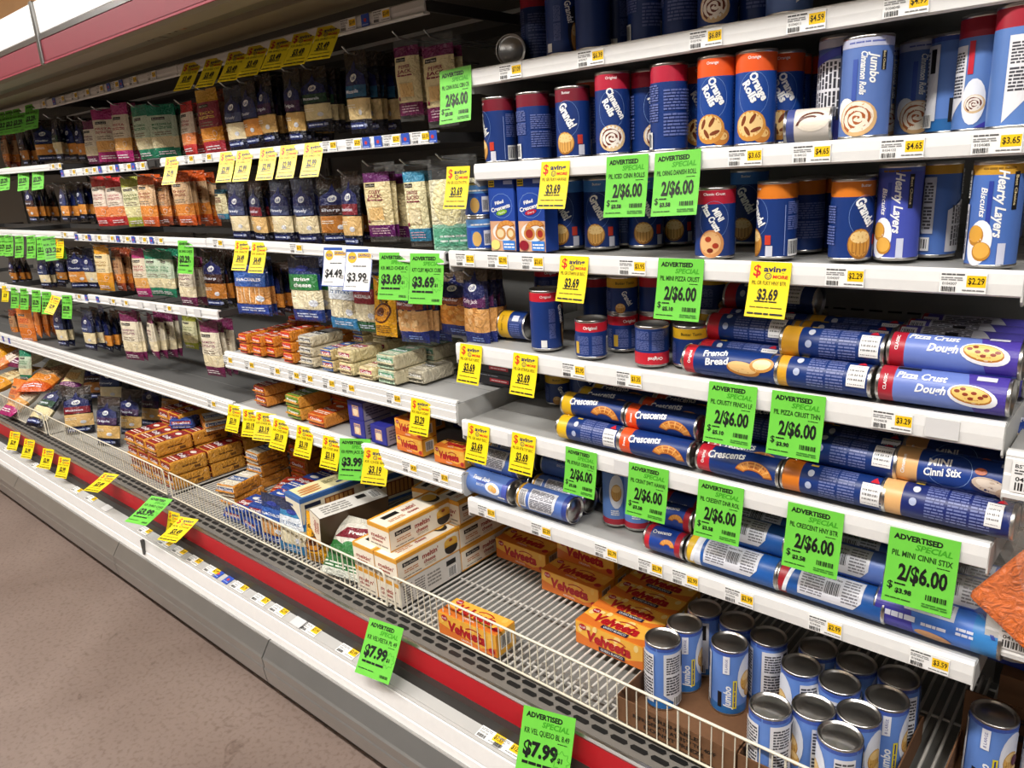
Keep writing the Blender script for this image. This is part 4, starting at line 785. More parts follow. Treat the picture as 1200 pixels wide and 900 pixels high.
def hang_tag(style, px, py, y, label, item='', price='', save='', yaw=0, tilt=0, roll=0, s=1.0, group=None, sx=None):
    P = on_y(px, py, y); k = (style, item, price, save)
    if k not in TAGN: TAGN[k] = promo(*k)
    o = link('promotion_tag', TAGN[k]); o.location = P; o.rotation_euler = (R(-tilt), R(roll), R(yaw)); o.scale = ((sx or s), 1, s)
    tag(o, label, 'price tag', group or {'G': 'green advertised special tags', 'Y': 'yellow saving tags', 'B': 'white and blue offer tags'}[style]); return o
# wire fence sections along the front of the bottom deck
def fence(X0, X1, label):
    root = tag(empty('wire_fence', ((X0+X1)/2, 1.2, .332)), label, 'fence', 'wire fences along the bottom deck'); hw = (X1-X0)/2; H = .112
    mb = MB(); mb.tube([(-hw, 0, 0), (-hw, 0, H-.012), (-hw+.004, 0, H-.003), (-hw+.012, 0, H), (hw-.012, 0, H), (hw-.004, 0, H-.003), (hw, 0, H-.012), (hw, 0, 0)], .0032, '#e3dcc8', 8); mb.tube([(-hw, 0, .002), (hw, 0, .002)], .003, '#d8cfba', 8); link('fence_frame', mb.mesh('fence_frame'), root)
    mb = MB(); n = int(2*hw/.0255)
    for k in range(1, n):
        x = -hw+2*hw*k/n; mb.tube([(x, .002, 0), (x, .002, H)], .0015 if k % 9 else .0026, '#e3dcc8', 5, False)
    link('fence_wires', mb.mesh('fence_wires'), root)
def wire_deck(X0, X1, label, z=.330):
    root = tag(empty('wire_deck', ((X0+X1)/2, 1.2, z)), label, 'rack', 'wire decks of the bottom level'); hw = (X1-X0)/2; D = BACK-1.215-.03
    mb = MB(); n = int(2*hw/.0215)
    for k in range(n+1): x = -hw+2*hw*k/n; mb.tube([(x, .008, 0), (x, D, 0)], .0036, '#d0cdc6', 6, False)
    link('deck_wires', mb.mesh('deck_wires'), root)
    mb = MB()
    for y in (.05, .25, .45, .62): mb.tube([(-hw, y, -.006), (hw, y, -.006)], .0034, '#c6c3bc', 6, False)
    link('cross_wires', mb.mesh('cross_wires'), root)
def place(kind, name, x, y, z, label, cat, group=None, rz=0, rx=0, ry=0, sc=(1, 1, 1)):
    return stamp(kind, name, (x, y, z), (R(rx), R(ry), R(rz)), sc, label, cat, group)
# ================================================================== WHAT STANDS ON THE SHELVES
def stand_at(kind, x, y, z, label, turn=0, sc=(1, 1, 1), cat='can', name='dough_can', group=None):
    return stamp(kind, name, (x, y, z), (0, 0, math.atan2(-x, y)+R(turn)), sc, label, cat, group)
TAKEN = {}; BASES = {}
def can(kind, px, py, y, z, turn, label, group, sc=(1, 1, 1), dz=0):
    x = on_y(px, py, y).x; r = KINDS[kind+'/dim'][0]*sc[0]+.001; key = (px, y, z)
    if dz and key in BASES: x, y = BASES[key]
    else:
        for _ in range(60):
            for a, b, q in TAKEN.get(z, []):
                d_ = math.hypot(x-a, y-b)+1e-6; o = r+q-d_
                if o > 0: x += (x-a)/d_*o*.6; y += abs(y-b)/d_*o*.8+o*.25
            x = max(x, (XA if z < 1.5 else XU)+r+.004)
        TAKEN.setdefault(z, []).append((x, y, r)); BASES[key] = (x, y)
    return stand_at(kind, x, y, z+.0005+dz, label, turn, sc, group=group)
lie_can('swirl_small', .030, .085, '#d8cfc4', [(.0, .2, '#44508c')], lambda d, r, L_: (d.ell(.008, .01, .03, .022, '#eadfce'), d.arc(.008, .008, .024, .016, .004, '#5c2c1e', 20, 170, 10), d.arc(.0, .004, .02, .012, .004, '#5c2c1e', 20, 170, 20)))
lie_can('bright_end', .037, .120, '#2a3454', [])
def shortpale(d, r, h): d.rect(-.02, .01, .004, h*.6, '#2a62b4'); d.ell(-.006, h*.35, .012, .018, '#d0a860'); d.rect(.012, .012, .03, h*.6, '#d8d8de'); d.bars(.014, .016, .028, h*.5); d.lines(-.02, h*.74, .03, h*.82, 1, WH)
stand_can('short_pale', .0365, .080, '#22489c', '#5f96d8', .024, shortpale)
def redfoot(d, r, h): d.ell(-.006, h*.62, .018, h*.30, '#dfe3ec', 0, 18); biscuit(d, -.006, h*.60, .026, .045, '#d9a95c', '#b98536'); d.lines(-.02, h*.2, .0, h*.3, 3, WH); d.poly([(.020, h*.12), (.062, h*.2), (.062, h*.95), (.020, h*.95)], '#dcdce2'); backprint(d, .024, h*.3, .058, h*.9, WH, '#4a4a55', vert=True)
stand_can('red_foot', .034, .150, '#5f88ce', None, 0, redfoot, ('#b02036', .016))
G1 = 'cans on the top biscuit shelf'; G2 = 'tall roll cans on the second shelf'; G3 = 'biscuit cans on the eye-level shelf'; G4 = 'short biscuit cans on the fourth shelf'
y1 = YU+.044
# --- top shelf, in the shade
stamp('bright_end', 'dough_can', (on_y(603, 62, 1.45).x, 1.45, S1+.036), (0, 0, R(-58)), (.93, .93, .93), 'can lying on the top shelf with its bright metal end turned outward', 'can', G1)
for kd, px, py, y, tn, lb in sorted((('cinnamon', 630, 60, 1.490, 140, 'dark tall can behind the lying can on the top shelf'), ('tall_red', 660, 50, y1, -10, 'red-topped can first right of the lying can on the top shelf'), ('tall_red', 695, 40, y1, 150, 'red-topped can showing its printed back on the top shelf'), ('tall_red', 722, 35, 1.460, 30, 'red-topped can set back in the top shelf row'),
        ('cinnamon', 757, 30, 1.420, 160, 'dark blue tall can right of the red-topped cans on the top shelf'), ('cinnamon', 798, 25, 1.420, 130, 'dark blue tall can in the middle of the top shelf'), ('cinnamon', 841, 10, y1, -10, 'blue can with a lit swirl bun picture on the top shelf'), ('cinnamon', 880, 5, 1.430, 140, 'dark can right of the swirl bun can, cut off above'), ('jumbo', 925, 2, y1, 170, 'dark can near the $4.59 ticket on the top shelf'), ('cinnamon', 770, 20, 1.510, 150, 'dark tall can standing behind another in the top shelf row')), key=lambda t: t[3]):
    can(kd, px, py, y, S1, tn, lb, G1, (.93, .93, .93))
# --- second shelf
for kd, px, py, y, tn, lb in sorted((('grands_maroon', 563, 162, y1, -75, 'maroon-topped can at the left end of the second shelf'), ('grands_maroon', 595, 160, 1.475, 150, 'maroon-topped can set back behind the shelf end pair'), ('grands_maroon', 626, 156, y1, 160, 'maroon-topped can showing its printed back on the second shelf'), ('grands_maroon', 652, 152, 1.490, 120, 'maroon-topped can half hidden behind two front cans'), ('grands_maroon', 672, 152, y1, -22, 'maroon-topped can with biscuit picture facing out on the second shelf'),
        ('orange', 695, 150, 1.475, 160, 'orange-topped can with its back turned, left of the cinnamon rolls cans'), ('grands_maroon', 640, 140, 1.580, 40, 'maroon-topped can deep in the dark of the second shelf'), ('grands_maroon', 668, 140, 1.580, 40, 'second maroon-topped can deep behind the front row'),
        ('cinnamon', 718, 133, y1, -4, 'blue cinnamon rolls can with red top facing out'), ('cinnamon', 752, 133, 1.425, 28, 'cinnamon rolls can with its label turned right'), ('cinnamon', 784, 130, y1, 155, 'red-topped cinnamon can showing its ingredients side'), ('cinnamon', 806, 130, 1.490, 150, 'cinnamon can in shade just left of the orange rolls cans'),
        ('orange', 821, 125, 1.475, 0, 'orange rolls can peeking out behind the first one'), ('orange', 840, 118, y1, -14, 'orange rolls can first in front, label turned slightly left'), ('orange', 878, 115, y1, -6, 'orange rolls can nearest the $3.65 ticket, label facing out'), ('orange', 908, 115, 1.440, -2, 'orange rolls can half hidden right of the facing pair'), ('orange', 925, 115, 1.530, 10, 'shaded orange rolls can behind the front three'), ('orange', 952, 115, 1.550, 150, 'dark orange-topped can deep left of the pale cans'),
        ('pale_back', 988, 105, 1.425, -8, 'tall pale can with violet diagonal stripe and white facts panel'), ('jumbo', 1014, 112, y1, -4, 'pale blue jumbo cinnamon rolls can facing out in front'), ('jumbo', 1053, 115, 1.480, 40, 'jumbo can half hidden right behind the front jumbo can'), ('pale_back', 1074, 120, 1.520, 20, 'pale can showing its facts panel in the shade behind'), ('jumbo', 1104, 112, 1.460, 6, 'shaded jumbo cinnamon rolls can with swirl picture'), ('jumbo_biscuit', 1138, 110, 1.450, 30, 'shaded blue can with a white oval left of the red-topped pale cans'),
        ('cinnamon_pale', 1164, 90, 1.415, -10, 'tall pale blue can with dark red top near the right edge'), ('cinnamon_pale', 1196, 80, y1, 60, 'tall pale can with red top and white facts panel at the frame edge')), key=lambda t: t[3]):
    can(kd, px, py, y, S2, tn, lb, G2, (.93, .93, .93))
stamp('swirl_small', 'dough_can', (on_y(948, 156, 1.395).x, 1.395, S2+.029), (0, 0, R(12)), (.93, .93, .93), 'small cream can lying beside the tall violet-striped can', 'can', G2)
# --- eye-level shelf
y3 = YL+.046
for k in range(2): can('short_pale', 563, 255, y3, S3, -10, ('lower' if k == 0 else 'upper')+' pale-topped short can of the stack left of the crescent cartons', G3, dz=.0805*k)
for px, kd, lb in ((588, 'crescent_box_green', 'blue filled crescents carton with green apple flash'), (622, 'crescent_box_cherry', 'blue filled crescents carton with dark red cherry flash')):
    P = on_y(px, 256, 1.362); place(kd, 'crescent_carton', P.x, 1.388, S3+.0005, lb, 'carton', 'filled crescent cartons', rz=2)
for kd, px, py, y, tn, lb in sorted((('grands_butter', 647, 250, 1.56, 150, 'dark can squeezed behind the cherry crescents carton'), ('grands_butter', 667, 255, 1.478, -26, 'light-blue-topped biscuit can beside the cherry carton'), ('grands_butter', 705, 257, 1.478, -14, 'light-blue-topped biscuit can under the iced rolls tag'), ('grands_butter', 729, 257, 1.55, 140, 'light-blue-topped can turned away behind the two facing ones'), ('grands_butter', 757, 257, 1.53, 0, 'shaded biscuit can between the two green tags, front one'), ('grands_butter', 792, 255, 1.60, 0, 'shaded biscuit can deep behind the green tags'),
        ('mini_pizza', 838, 262, y3, -4, 'red-topped mini pizza crusts can facing out'), ('grands_butter', 877, 250, 1.64, -10, 'dark can deep between pizza can and orange-topped can'), ('grands_honey', 910, 260, 1.41, -66, 'orange-topped can with its name turned to the left edge'), ('grands_honey', 943, 250, 1.52, 150, 'orange-topped can with its back turned, behind the front one'), ('grands_honey', 969, 255, 1.54, 4, 'orange-topped biscuit can in the second rank, tall biscuit showing'), ('grands_honey', 998, 258, 1.42, 34, 'orange-topped biscuit can touching the violet-blue can'), ('grands_honey', 950, 210, 1.66, 60, 'orange-topped can in the third rank, only its top showing'), ('grands_honey', 1004, 215, 1.63, 60, 'orange-topped can in the third rank behind the violet-blue can'),
        ('hearty_violet', 1040, 253, 1.43, -20, 'violet-blue hearty layers can with two biscuits on a plate'), ('hearty_violet', 1062, 250, 1.52, 30, 'violet-blue can barely showing behind the hearty layers can'), ('hearty', 1088, 250, 1.48, 172, 'blue can showing white facts panel and barcode'), ('hearty', 1166, 252, y3, -8, 'gold-topped hearty layers biscuits can at the right end')), key=lambda t: t[3]):
    can(kd, px, py, y, S3, tn, lb, G3, {'grands_honey': (.9, .9, .88), 'mini_pizza': (.98, .98, .885), 'hearty': (.88, .88, .98), 'hearty_violet': (.88, .88, .98)}.get(kd, (1, 1, 1)))
# --- fourth shelf: short cans
y4 = YL+.052
P = on_y(607, 386, 1.455); stamp('biscuit_lying', 'dough_can', (P.x, 1.455, S4+.0368), (R(5), 0, R(4)), (1, 1, 1), 'short yellow-banded can lying on its side on the fourth shelf', 'can', G4)
for kd, px, py, y, tn, lb, dz in (('tall_red', 640, 376, 1.41, 30, 'tall red-topped can right of the lying can on the fourth shelf', 0), ('short_red', 693, 401, y4, -4, 'short red-topped can in front, left of the upside-down one', 0), ('short_flipped', 764, 407, 1.40, -10, 'short can standing upside down with its red band at the bottom', 0), ('short_yellow', 809, 393, 1.435, 4, 'short yellow-topped can under the mini pizza tag', 0),
        ('short_red', 730, 374, 1.49, 25, 'short red-topped can at the bottom of a stack behind the front cans', 0), ('short_yellow', 730, 335, 1.49, 10, 'short yellow-topped can on top of a red-topped one', .0885), ('short_red', 766, 372, 1.52, 4, 'short red-topped can below another behind the upside-down can', 0), ('short_red', 766, 335, 1.52, 140, 'upper short red-topped can of the stack behind the upside-down can', .0885),
        ('short_red', 643, 345, 1.57, 10, 'lower short can stacked in the shade behind the tall red-topped can', 0), ('short_red', 643, 345, 1.57, 10, 'upper short can stacked in the shade behind the tall red-topped can', .0885), ('short_yellow', 834, 365, 1.60, 20, 'lower yellow-topped can of the left stack behind the mini pizza tag', 0), ('short_yellow', 834, 365, 1.60, 60, 'upper yellow-topped can of the left stack behind the mini pizza tag', .0885), ('short_yellow', 859, 365, 1.585, 10, 'lower yellow-topped can of the right stack behind the mini pizza tag', 0), ('short_yellow', 859, 365, 1.585, 130, 'upper yellow-topped can of the right stack behind the mini pizza tag', .0885),
        ('tall_red', 700, 345, 1.64, 150, 'dark can deep behind the short cans on the fourth shelf', 0), ('short_red', 902, 340, 1.70, 60, 'short can deep in the shade above the french bread pile', .06)):
    if dz == .06: continue
    can(kd, px, py, y, S4, tn, lb, G4, dz=dz)
ORD = ['front', 'second', 'third', 'fourth', 'fifth', 'sixth']
LAY = ['bottom', 'second', 'third', 'top']
def pile(kinds, x0, y0, z0, plan, what, group, jit=1.0):
    """lying cans nested in layers; plan: (layer, row offset in diameters)"""
    rr = random.Random(what); r, L_ = KINDS[kinds[0]+'/dim']; seen = {}
    for i, (ly, row) in enumerate(plan):
        kd = kinds[i % len(kinds)]; r, L_ = KINDS[kd+'/dim']
        n = seen[ly] = seen.get(ly, -1)+1
        stamp(kd, 'dough_can', (x0+L_/2+rr.uniform(-.004, .006)*jit+.004*ly, y0+r+row*2*(r+.0006), z0+r+.001+ly*1.76*r), (R(rr.uniform(-14, 16)*jit), 0, R(rr.uniform(-.8, .8)*jit)), (1, 1, 1), '%s, %s row of %s layer' % (what, ORD[n], LAY[ly]), 'can', group)
P4 = [(0, 0), (0, 1), (0, 2), (1, 1.5), (0, 3), (1, 2.5), (2, 3), (1, 3.5), (0, 4)]
pile(['french', 'french_back', 'french_back', 'french_back', 'french_back', 'french_back', 'french_back', 'french_back', 'french_back'], on_y(803, 425, 1.37).x, YL+.004, S4, P4, 'red-banded french bread can lying on the fourth shelf', 'lying french bread cans')
pile(['thin_pizza'], on_y(906, 440, 1.37).x, YL+.004, S4, [(0, 0), (0, 1), (1, .5), (0, 2), (1, 1.5), (0, 3), (1, 2.5), (0, 4), (0, 5)], 'yellow-banded pizza crust can lying on the fourth shelf', 'lying thin pizza crust cans')
pile(['dough', 'dough_back', 'dough', 'dough_back', 'dough_back', 'dough_back_blue', 'dough_back', 'dough_back', 'dough_back_blue', 'dough_back'], on_y(1027, 470, 1.37).x, YL+.004, S4, [(0, 0), (0, 1), (1, .5), (0, 2), (1, 1.5), (0, 3), (1, 2.5), (0, 4), (0, 5), (1, 3.5)], 'red-ringed pizza dough roll lying at the fourth shelf end', 'lying pizza dough rolls')
# --- fifth shelf
for px, y, kds, lb in ((655, 1.60, ('short_yellow', 'short_yellow'), 'yellow-topped short can in the left stack on the fifth shelf'), (685, 1.62, ('grands_honey',), 'yellowish-topped can standing behind the crescent cans'), (640, 1.70, ('grands_honey', ), 'dark can at the back left of the fifth shelf')):
    for k, kd in enumerate(kds): can(kd, px, 465, y, S5, 10+60*k, ('lower ' if k == 0 else 'upper ')+lb if len(kds) > 1 else lb, 'cans standing on the fifth shelf', dz=.0885*k)
P5 = [(0, 0), (1, .5), (0, 1), (1, 1.5), (0, 2), (1, 2.5), (0, 3), (1, 3.5)]
pile(['crescent_yellow_back', 'crescent_yellow'], on_y(656, 515, 1.37).x, YL+.004, S5, P5[:6], 'yellow-banded crescent can lying on the fifth shelf', 'lying yellow-banded crescent cans')
pile(['crescent_orange'], on_y(729, 540, 1.37).x, YL+.004, S5, P5, 'orange-banded crescent can lying on the fifth shelf', 'lying orange-banded crescent cans')
pile(['crescent_red', 'crescent_red', 'crescent_red_back'], on_y(817, 560, 1.37).x, YL+.004, S5, [(0, 0), (0, 1), (1, 1.5), (0, 2), (1, 2.5), (0, 3), (2, 3), (1, 3.5)], 'red-banded crescent can lying on the fifth shelf', 'lying red-banded crescent cans')
pile(['honey_back'], on_y(917, 585, 1.37).x, YL+.004, S5, [(0, 0), (1, .5), (0, 1), (1, 1.5), (0, 2), (1, 2.5), (0, 3)], 'orange-banded honey roll can showing its back print', 'lying honey butter cans')
pile(['cinni_back', 'cinni', 'cinni_back', 'cinni', 'cinni', 'cinni', 'cinni'], on_y(1031, 615, 1.37).x, YL+.004, S5, [(0, 0), (1, .5), (0, 1), (1, 1.5), (2, 2.0), (0, 2), (1, 2.5)], 'tan-banded cinnamon stick can at the fifth shelf end', 'lying cinnamon stick cans')
# --- lowest shelf
pile(['texas', 'texas_back', 'texas_back', 'texas', 'texas_back', 'texas_back'], on_y(549, 575, 1.37).x+.003, YL+.004, S6, [(0, 0), (1, .5), (0, 1), (0, 2), (1, 1.5), (1, 2.5)], 'pale blue biscuit can, left end of lowest shelf', 'lying pale biscuit cans')
pile(['texas_back', 'texas_back', 'texas', 'texas_back'], on_y(606, 590, 1.37).x+.012, YL+.004, S6, [(0, 0), (0, 1), (1, 1.5), (0, 2)], 'pale gold-ringed can, inner column on the lowest shelf', 'lying gold-ringed pale cans')
for px, py, lb in ((719, 617, 'pale can with red foot and white oval standing on the lowest shelf'), (744, 622, 'pale can with red foot and facts panel standing beside its twin')):
    q = on_z(px, py, S6); stand_at('red_foot', q.x-.01, q.y+.03, S6+.001, lb, 10, group='red-footed cans on the lowest shelf')
pile(['crescent_small'], on_y(755, 640, 1.37).x, YL+.006, S6, [(0, 0), (1, .5), (0, 1), (0, 2), (1, 1.5), (0, 3)], 'short red-ended crescent tube on the lowest shelf', 'short crescent tubes', 2.0)
pile(['facts_gold', 'facts_gold', 'facts_gold', 'facts_plain', 'facts_plain'], on_y(808, 660, 1.37).x, YL+.004, S6, [(0, 0), (1, .5), (0, 1), (1, 1.5), (1, 2.5), (0, 2)], 'gold-ringed bright blue roll can on the lowest shelf', 'lying gold-ringed blue cans')
pile(['facts_red', 'facts_pale', 'facts_red', 'facts_plain', 'facts_pale'], on_y(911, 690, 1.37).x, YL+.004, S6, [(0, 0), (1, .5), (0, 1), (1, 1.5), (0, 2), (1, 2.5)], 'blue roll can with facts panel left of the end column', 'lying blue roll cans with facts panels')
pile(['pale_big', 'facts_pale', 'facts_plain', 'facts_pale'], on_y(1027, 725, 1.37).x-.006, YL+.004, S6, [(0, 0), (1, .5), (0, 1), (1, 1.5), (0, 2)], 'pale blue roll can, right end of lowest shelf', 'lying pale roll cans at the shelf end')
# ================================================================== BOTTOM DECK
ZD = .3345
wire_deck(-1.565, -.215, 'grey wire deck under the yellow loaf boxes and jumbo cans')
wire_deck(-2.99, -1.60, 'wire deck under the heaped cheese bars and cheese cartons'); wire_deck(-4.38, -3.03, 'wire deck under the lying cheese bags at left'); wire_deck(-5.8, -4.43, 'farthest wire deck at the left frame edge'); wire_deck(-.20, 1.1, 'wire deck at the right frame edge under the second tray')
fence(-1.583, -.205, 'cream wire fence in front of the loaf boxes and jumbo cans'); fence(-2.985, -1.622, 'cream wire fence in front of cheese bars and meltin cheese boxes'); fence(-4.385, -3.035, 'cream wire fence in front of the stacked cheese loaves'); fence(-5.8, -4.43, 'cream wire fence farthest left along the case'); fence(-.19, 1.1, 'cream wire fence at the right frame edge')
VL, VD, VH = VEL
def loaf(kind, px, py, label, row=0, layer=0, rz=0, dx=0, name='loaf_box', z=ZD):
    q = on_z(px, py, z); dm = KINDS[kind+'/dim']
    place(kind, name, q.x+dm[0]/2+dx, q.y+dm[1]/2+row*(dm[1]+.002), z+layer*(dm[2]+.0008)+.0005, label, 'box', 'yellow cheese loaf boxes', rz=rz)
loaf('loaf_box', 516, 740, 'yellow cheese loaf box alone at the front behind the wire fence', rz=2.5)
LB = 'yellow loaf box beside the meltin cheese stack, '
loaf('loaf_box', 582, 652, LB+'front lower one'); loaf('loaf_box', 582, 652, LB+'upper one set back', row=1, layer=1); loaf('loaf_box', 582, 652, LB+'lower one behind', row=1)
LB = 'yellow loaf box in the middle stack, '
loaf('loaf_box', 635, 690, LB+'front lower one'); loaf('loaf_box', 635, 690, LB+'lower second row', row=1); loaf('loaf_box', 635, 690, LB+'upper second row', row=1, layer=1); loaf('loaf_box', 635, 690, LB+'upper third row', row=2, layer=1); loaf('loaf_box', 635, 690, LB+'lower third row', row=2)
for k, nm in enumerate(('front', 'second', 'third', 'fourth')): loaf('loaf_box_blanco', 675, 752, 'cream-patterned white cheese loaf box left of the jumbo cans, %s row' % nm, row=k, dx=-.004*k)
# cardboard trays and the jumbo cans standing in them
def tray(x0, x1, y0, y1, z, label, back=None, text=True):
    root = tag(empty('cardboard_tray', ((x0+x1)/2, y0, z)), label, 'tray', 'cardboard trays of jumbo cans'); hw = (x1-x0)/2; D = y1-y0; H = .062; t = .003; c = '#6f4c30^'
    mb = MB(); mb.box(-hw, hw, 0, D, 0, t, c); link('tray_floor', mb.mesh('tray_floor'), root)
    mb = MB(); mb.box(-hw, hw, 0, t, t, H, c)
    if text:
        d = Dec(mb, flat((0, 0, 0), (1, 0, 0), (0, 0, 1), (0, -1, 0)), 0, .0004); w_ = min(.2, 2*hw*.8)
        for i, (s, q) in enumerate((('PERISHABLE', .6), ('REFRIGERATE AT 35°F TO 40°F', 1), ('DO NOT FREEZE', .72))): d.txt(s, 0, .047-.016*i, .009, '#1d140e', w_*q, 0, .03)
    link('tray_front', mb.mesh('tray_front'), root)
    for sx in (-1, 1): mb = MB(); mb.box(sx*hw-(t if sx > 0 else 0), sx*hw+(0 if sx > 0 else t), t, D-t, t, H*1.05, c); link('tray_side', mb.mesh('tray_side'), root)
    mb = MB(); mb.box(-hw, hw, D-t, D, t, back or H, c)
    if back: d = Dec(mb, flat((0, D-t, 0), (1, 0, 0), (0, 0, 1), (0, -1, 0)), 0, .0006); d.txt('PERISHABLE', 0, back*.8, .018, '#1d140e', hw*1.1, 0, .03); d.lines(-hw*.6, back*.5, hw*.6, back*.68, 1, '#1d140e')
    link('tray_back', mb.mesh('tray_back'), root)
TY = 1.2055
tA = on_z(724, 842, ZD).x; tB = -.534
tray(tA, tB-.002, TY, TY+.33, ZD+.0005, 'brown cardboard tray marked PERISHABLE holding the left jumbo cans')
tray(tB+.002, -.272, TY, TY+.33, ZD+.0005, 'brown cardboard tray holding the right group of jumbo cans')
TOPS = [(777, 747, 'first jumbo can from the loaf boxes, facts panel showing', 160), (802, 730, 'jumbo can behind the first one beside the loaf boxes', 12), (826, 712, 'rearmost jumbo can beside the loaf boxes', 80), (864, 727, 'jumbo can in the rear rank, second from the loaf boxes', 90), (855, 752, 'jumbo can showing its yellow stripe in the gap of the tray', 2), (901, 745, 'jumbo can with a large facts panel in the middle rank', 140), (960, 759, 'jumbo can in the rear rank of the right tray, left one', 20),
        (937, 778, 'jumbo can with a bright lid, second rank of right tray', -120), (1006, 777, 'jumbo can in the rear rank of the right tray, middle one', 10), (984, 799, 'jumbo can with a small yellow smudge reflected in its lid', -150), (1056, 797, 'jumbo can at the rear right corner of the right tray', -115), (1034, 821, 'jumbo can with biscuit picture along the right tray wall', 15), (892, 825, 'jumbo can at the front left of the right tray', 160), (945, 830, 'jumbo can with a green glint, second from front left', -120), (1001, 840, 'jumbo can next to the right tray wall, yellow stripe showing', -4), (981, 867, 'nearest jumbo can at the front of the right tray', -130)]
placed = [list(on_z(t[0], t[1], ZD+.004+.166).xy) for t in TOPS]
for _ in range(300):
    for i in range(len(placed)):
        for j in range(i):
            A, B = placed[i], placed[j]; dx, dy = A[0]-B[0], A[1]-B[1]; d_ = math.hypot(dx, dy)+1e-6
            if d_ < .0818:
                o = (.082-d_)/2/d_; A[0] += dx*o; A[1] += dy*o; B[0] -= dx*o; B[1] -= dy*o
    for i, A in enumerate(placed):
        lo, hi = (tA+.0445, tB-.0465) if i < 6 else (tB+.0465, -.272-.0445)
        A[0] = min(max(A[0], lo), hi); A[1] = min(max(A[1], TY+.0445), TY+.33-.0445)
for (x, y), (px, py, lb, tn) in zip(placed, TOPS):
    stand_at('jumbo_biscuit', x, y, ZD+.0042, lb, tn, group='jumbo biscuit cans in the trays')
# ================================================================== CHEESE CARTONS
def melt(kind, px, py, z, label, rz=0, row=0, dx=0, dy=0, name='cheese_carton', group='cheese cartons on the bottom deck', rx=0, ry=0):
    """px,py: near right bottom corner of the box"""
    q = on_z(px, py, z); dm = KINDS[kind+'/dim']
    place(kind, name, q.x-dm[0]/2+dx, q.y+dm[1]/2+dy, z+.0006, label, 'box', group, rz, rx, ry)
q = on_z(469, 714, ZD)
MX = q.x; MY = 1.212
def mbox(kind, i, j, k, label, dx=0, dy=0, rz=0):
    dm = KINDS[kind+'/dim']; place(kind, 'cheese_carton', MX-dm[0]/2-i*.103+dx, MY+dm[1]/2+j+dy, ZD+.0006+k*.0786, label, 'box', 'meltin cheese cartons', rz)
mbox('melt_box_turned', 0, 0, 0, 'bottom meltin cheese carton showing its facts side by the fence'); mbox('melt_box', 0, 0, 1, 'middle meltin cheese carton of the front stack, burger picture showing'); mbox('melt_box', 0, 0, 2, 'top meltin cheese carton of the front stack, shifted left', dx=-.045, dy=.02)
mbox('melt_box', 1, 0, 0, 'bottom meltin cheese carton in the second column by the fence'); mbox('melt_box', 1, 0, 1, 'second meltin cheese carton in the inner column', dx=-.001)
mbox('melt_box', 0, .255, 0, 'bottom meltin cheese carton of the rear stack'); mbox('melt_box', 0, .255, 1, 'middle meltin cheese carton of the rear stack'); mbox('melt_box_short', 0, .255, 2, 'short meltin cheese carton on top of the rear stack', dx=-.002, dy=.01)
mbox('melt_box_short', 1, .25, 2, 'short meltin cheese carton tilted behind the top front carton', dx=-.03, dy=.02, rz=12); mbox('melt_box', 1, .255, 0, 'meltin cheese carton at the back of the inner column'); mbox('melt_box', 1, .255, 1, 'upper meltin cheese carton at the back of the inner column', dx=-.004)
# ------------------------------------------------------------------ boxes and packs in the bin left of the meltin cartons
def inbin(kind, name, px, py, z, label, cat, group=None, rz=0, rx=0, ry=0, sc=(1, 1, 1)):
    """px,py: middle of the base"""
    q = on_z(px, py, z); dm = KINDS[kind+'/dim']; y = max(q.y, 1.213+dm[1]/2+abs(math.sin(R(rz)))*dm[0]/2); place(kind, name, q.x*(y/q.y), y, z+.0006, label, cat, group, rz, rx, ry, sc)
inbin('string_box', 'cheese_stick_box', 385, 600, ZD+.10, 'cream and blue cheese stick box with brown sticks printed on top', 'box', 'cheese stick boxes', rz=-6)
inbin('string_box', 'cheese_stick_box', 455, 580, ZD+.075, 'cream and blue cheese stick box behind, its stick window facing right', 'box', 'cheese stick boxes', rz=-9, ry=4)
inbin('brown_box', 'cheese_carton', 412, 625, ZD+.085, 'brown cardboard box with a white printed top leaning by the stick box', 'box', rz=-10, ry=8)
BX = 'melt_box_short'
# packs standing against the wire
for px, kd, lb in ((326, 'sticks_blue', 'orange cheese stick pack standing behind the wire'), (347, 'sticks_white', 'white cheese stick pack standing behind the wire'), (373, 'snack_yellow', 'yellow snack pack standing behind the wire fence')):
    q = on_y(px, 640, 1.235); dm = KINDS[kd+'/dim']
    stamp(kd, 'cheese_pack', (q.x, 1.245, ZD+.165), (R(-8), 0, R(8)), (.8, 1, .80), lb, 'pack', 'packs standing behind the fence')
def tortilla(d, W, H): d.ell(0, H*.70, W*.44, H*.2, '#ddd8cc', 0, 20); d.poly([(-W*.4, H*.60), (W*.42, H*.66), (W*.42, H*.86), (-W*.2, H*.80)], '#7c2230'); d.txt('Fresh', W*.1, H*.74, .014, WH, W*.4, 6, .03); d.ell(W*.1, H*.5, W*.22, H*.08, '#2f7a3c'); d.lines(-W*.4, H*.12, W*.4, H*.22, 2, '#dfe8d8', .5)
bag('bag_green', .20, .24, .05, [(0, .12, '#dfe2d4~'), (.12, .55, '#2c6e34~'), (.55, 1.01, '#c7c4b6~')], tortilla)
q = on_z(402, 650, .41); stamp('bag_green', 'cheese_bag', (q.x, q.y+.085, .49), (R(-42), 0, R(10)), (.85, 1, .8), 'green and white bag with a dark red banner behind the fence', 'bag')
stamp('snack_yellow', 'cheese_pack', (q.x+.10, 1.55, ZD+.20), (R(-50), 0, R(20)), (1, 1, 1), 'yellow snack pack lying behind the green and white bag', 'pack')
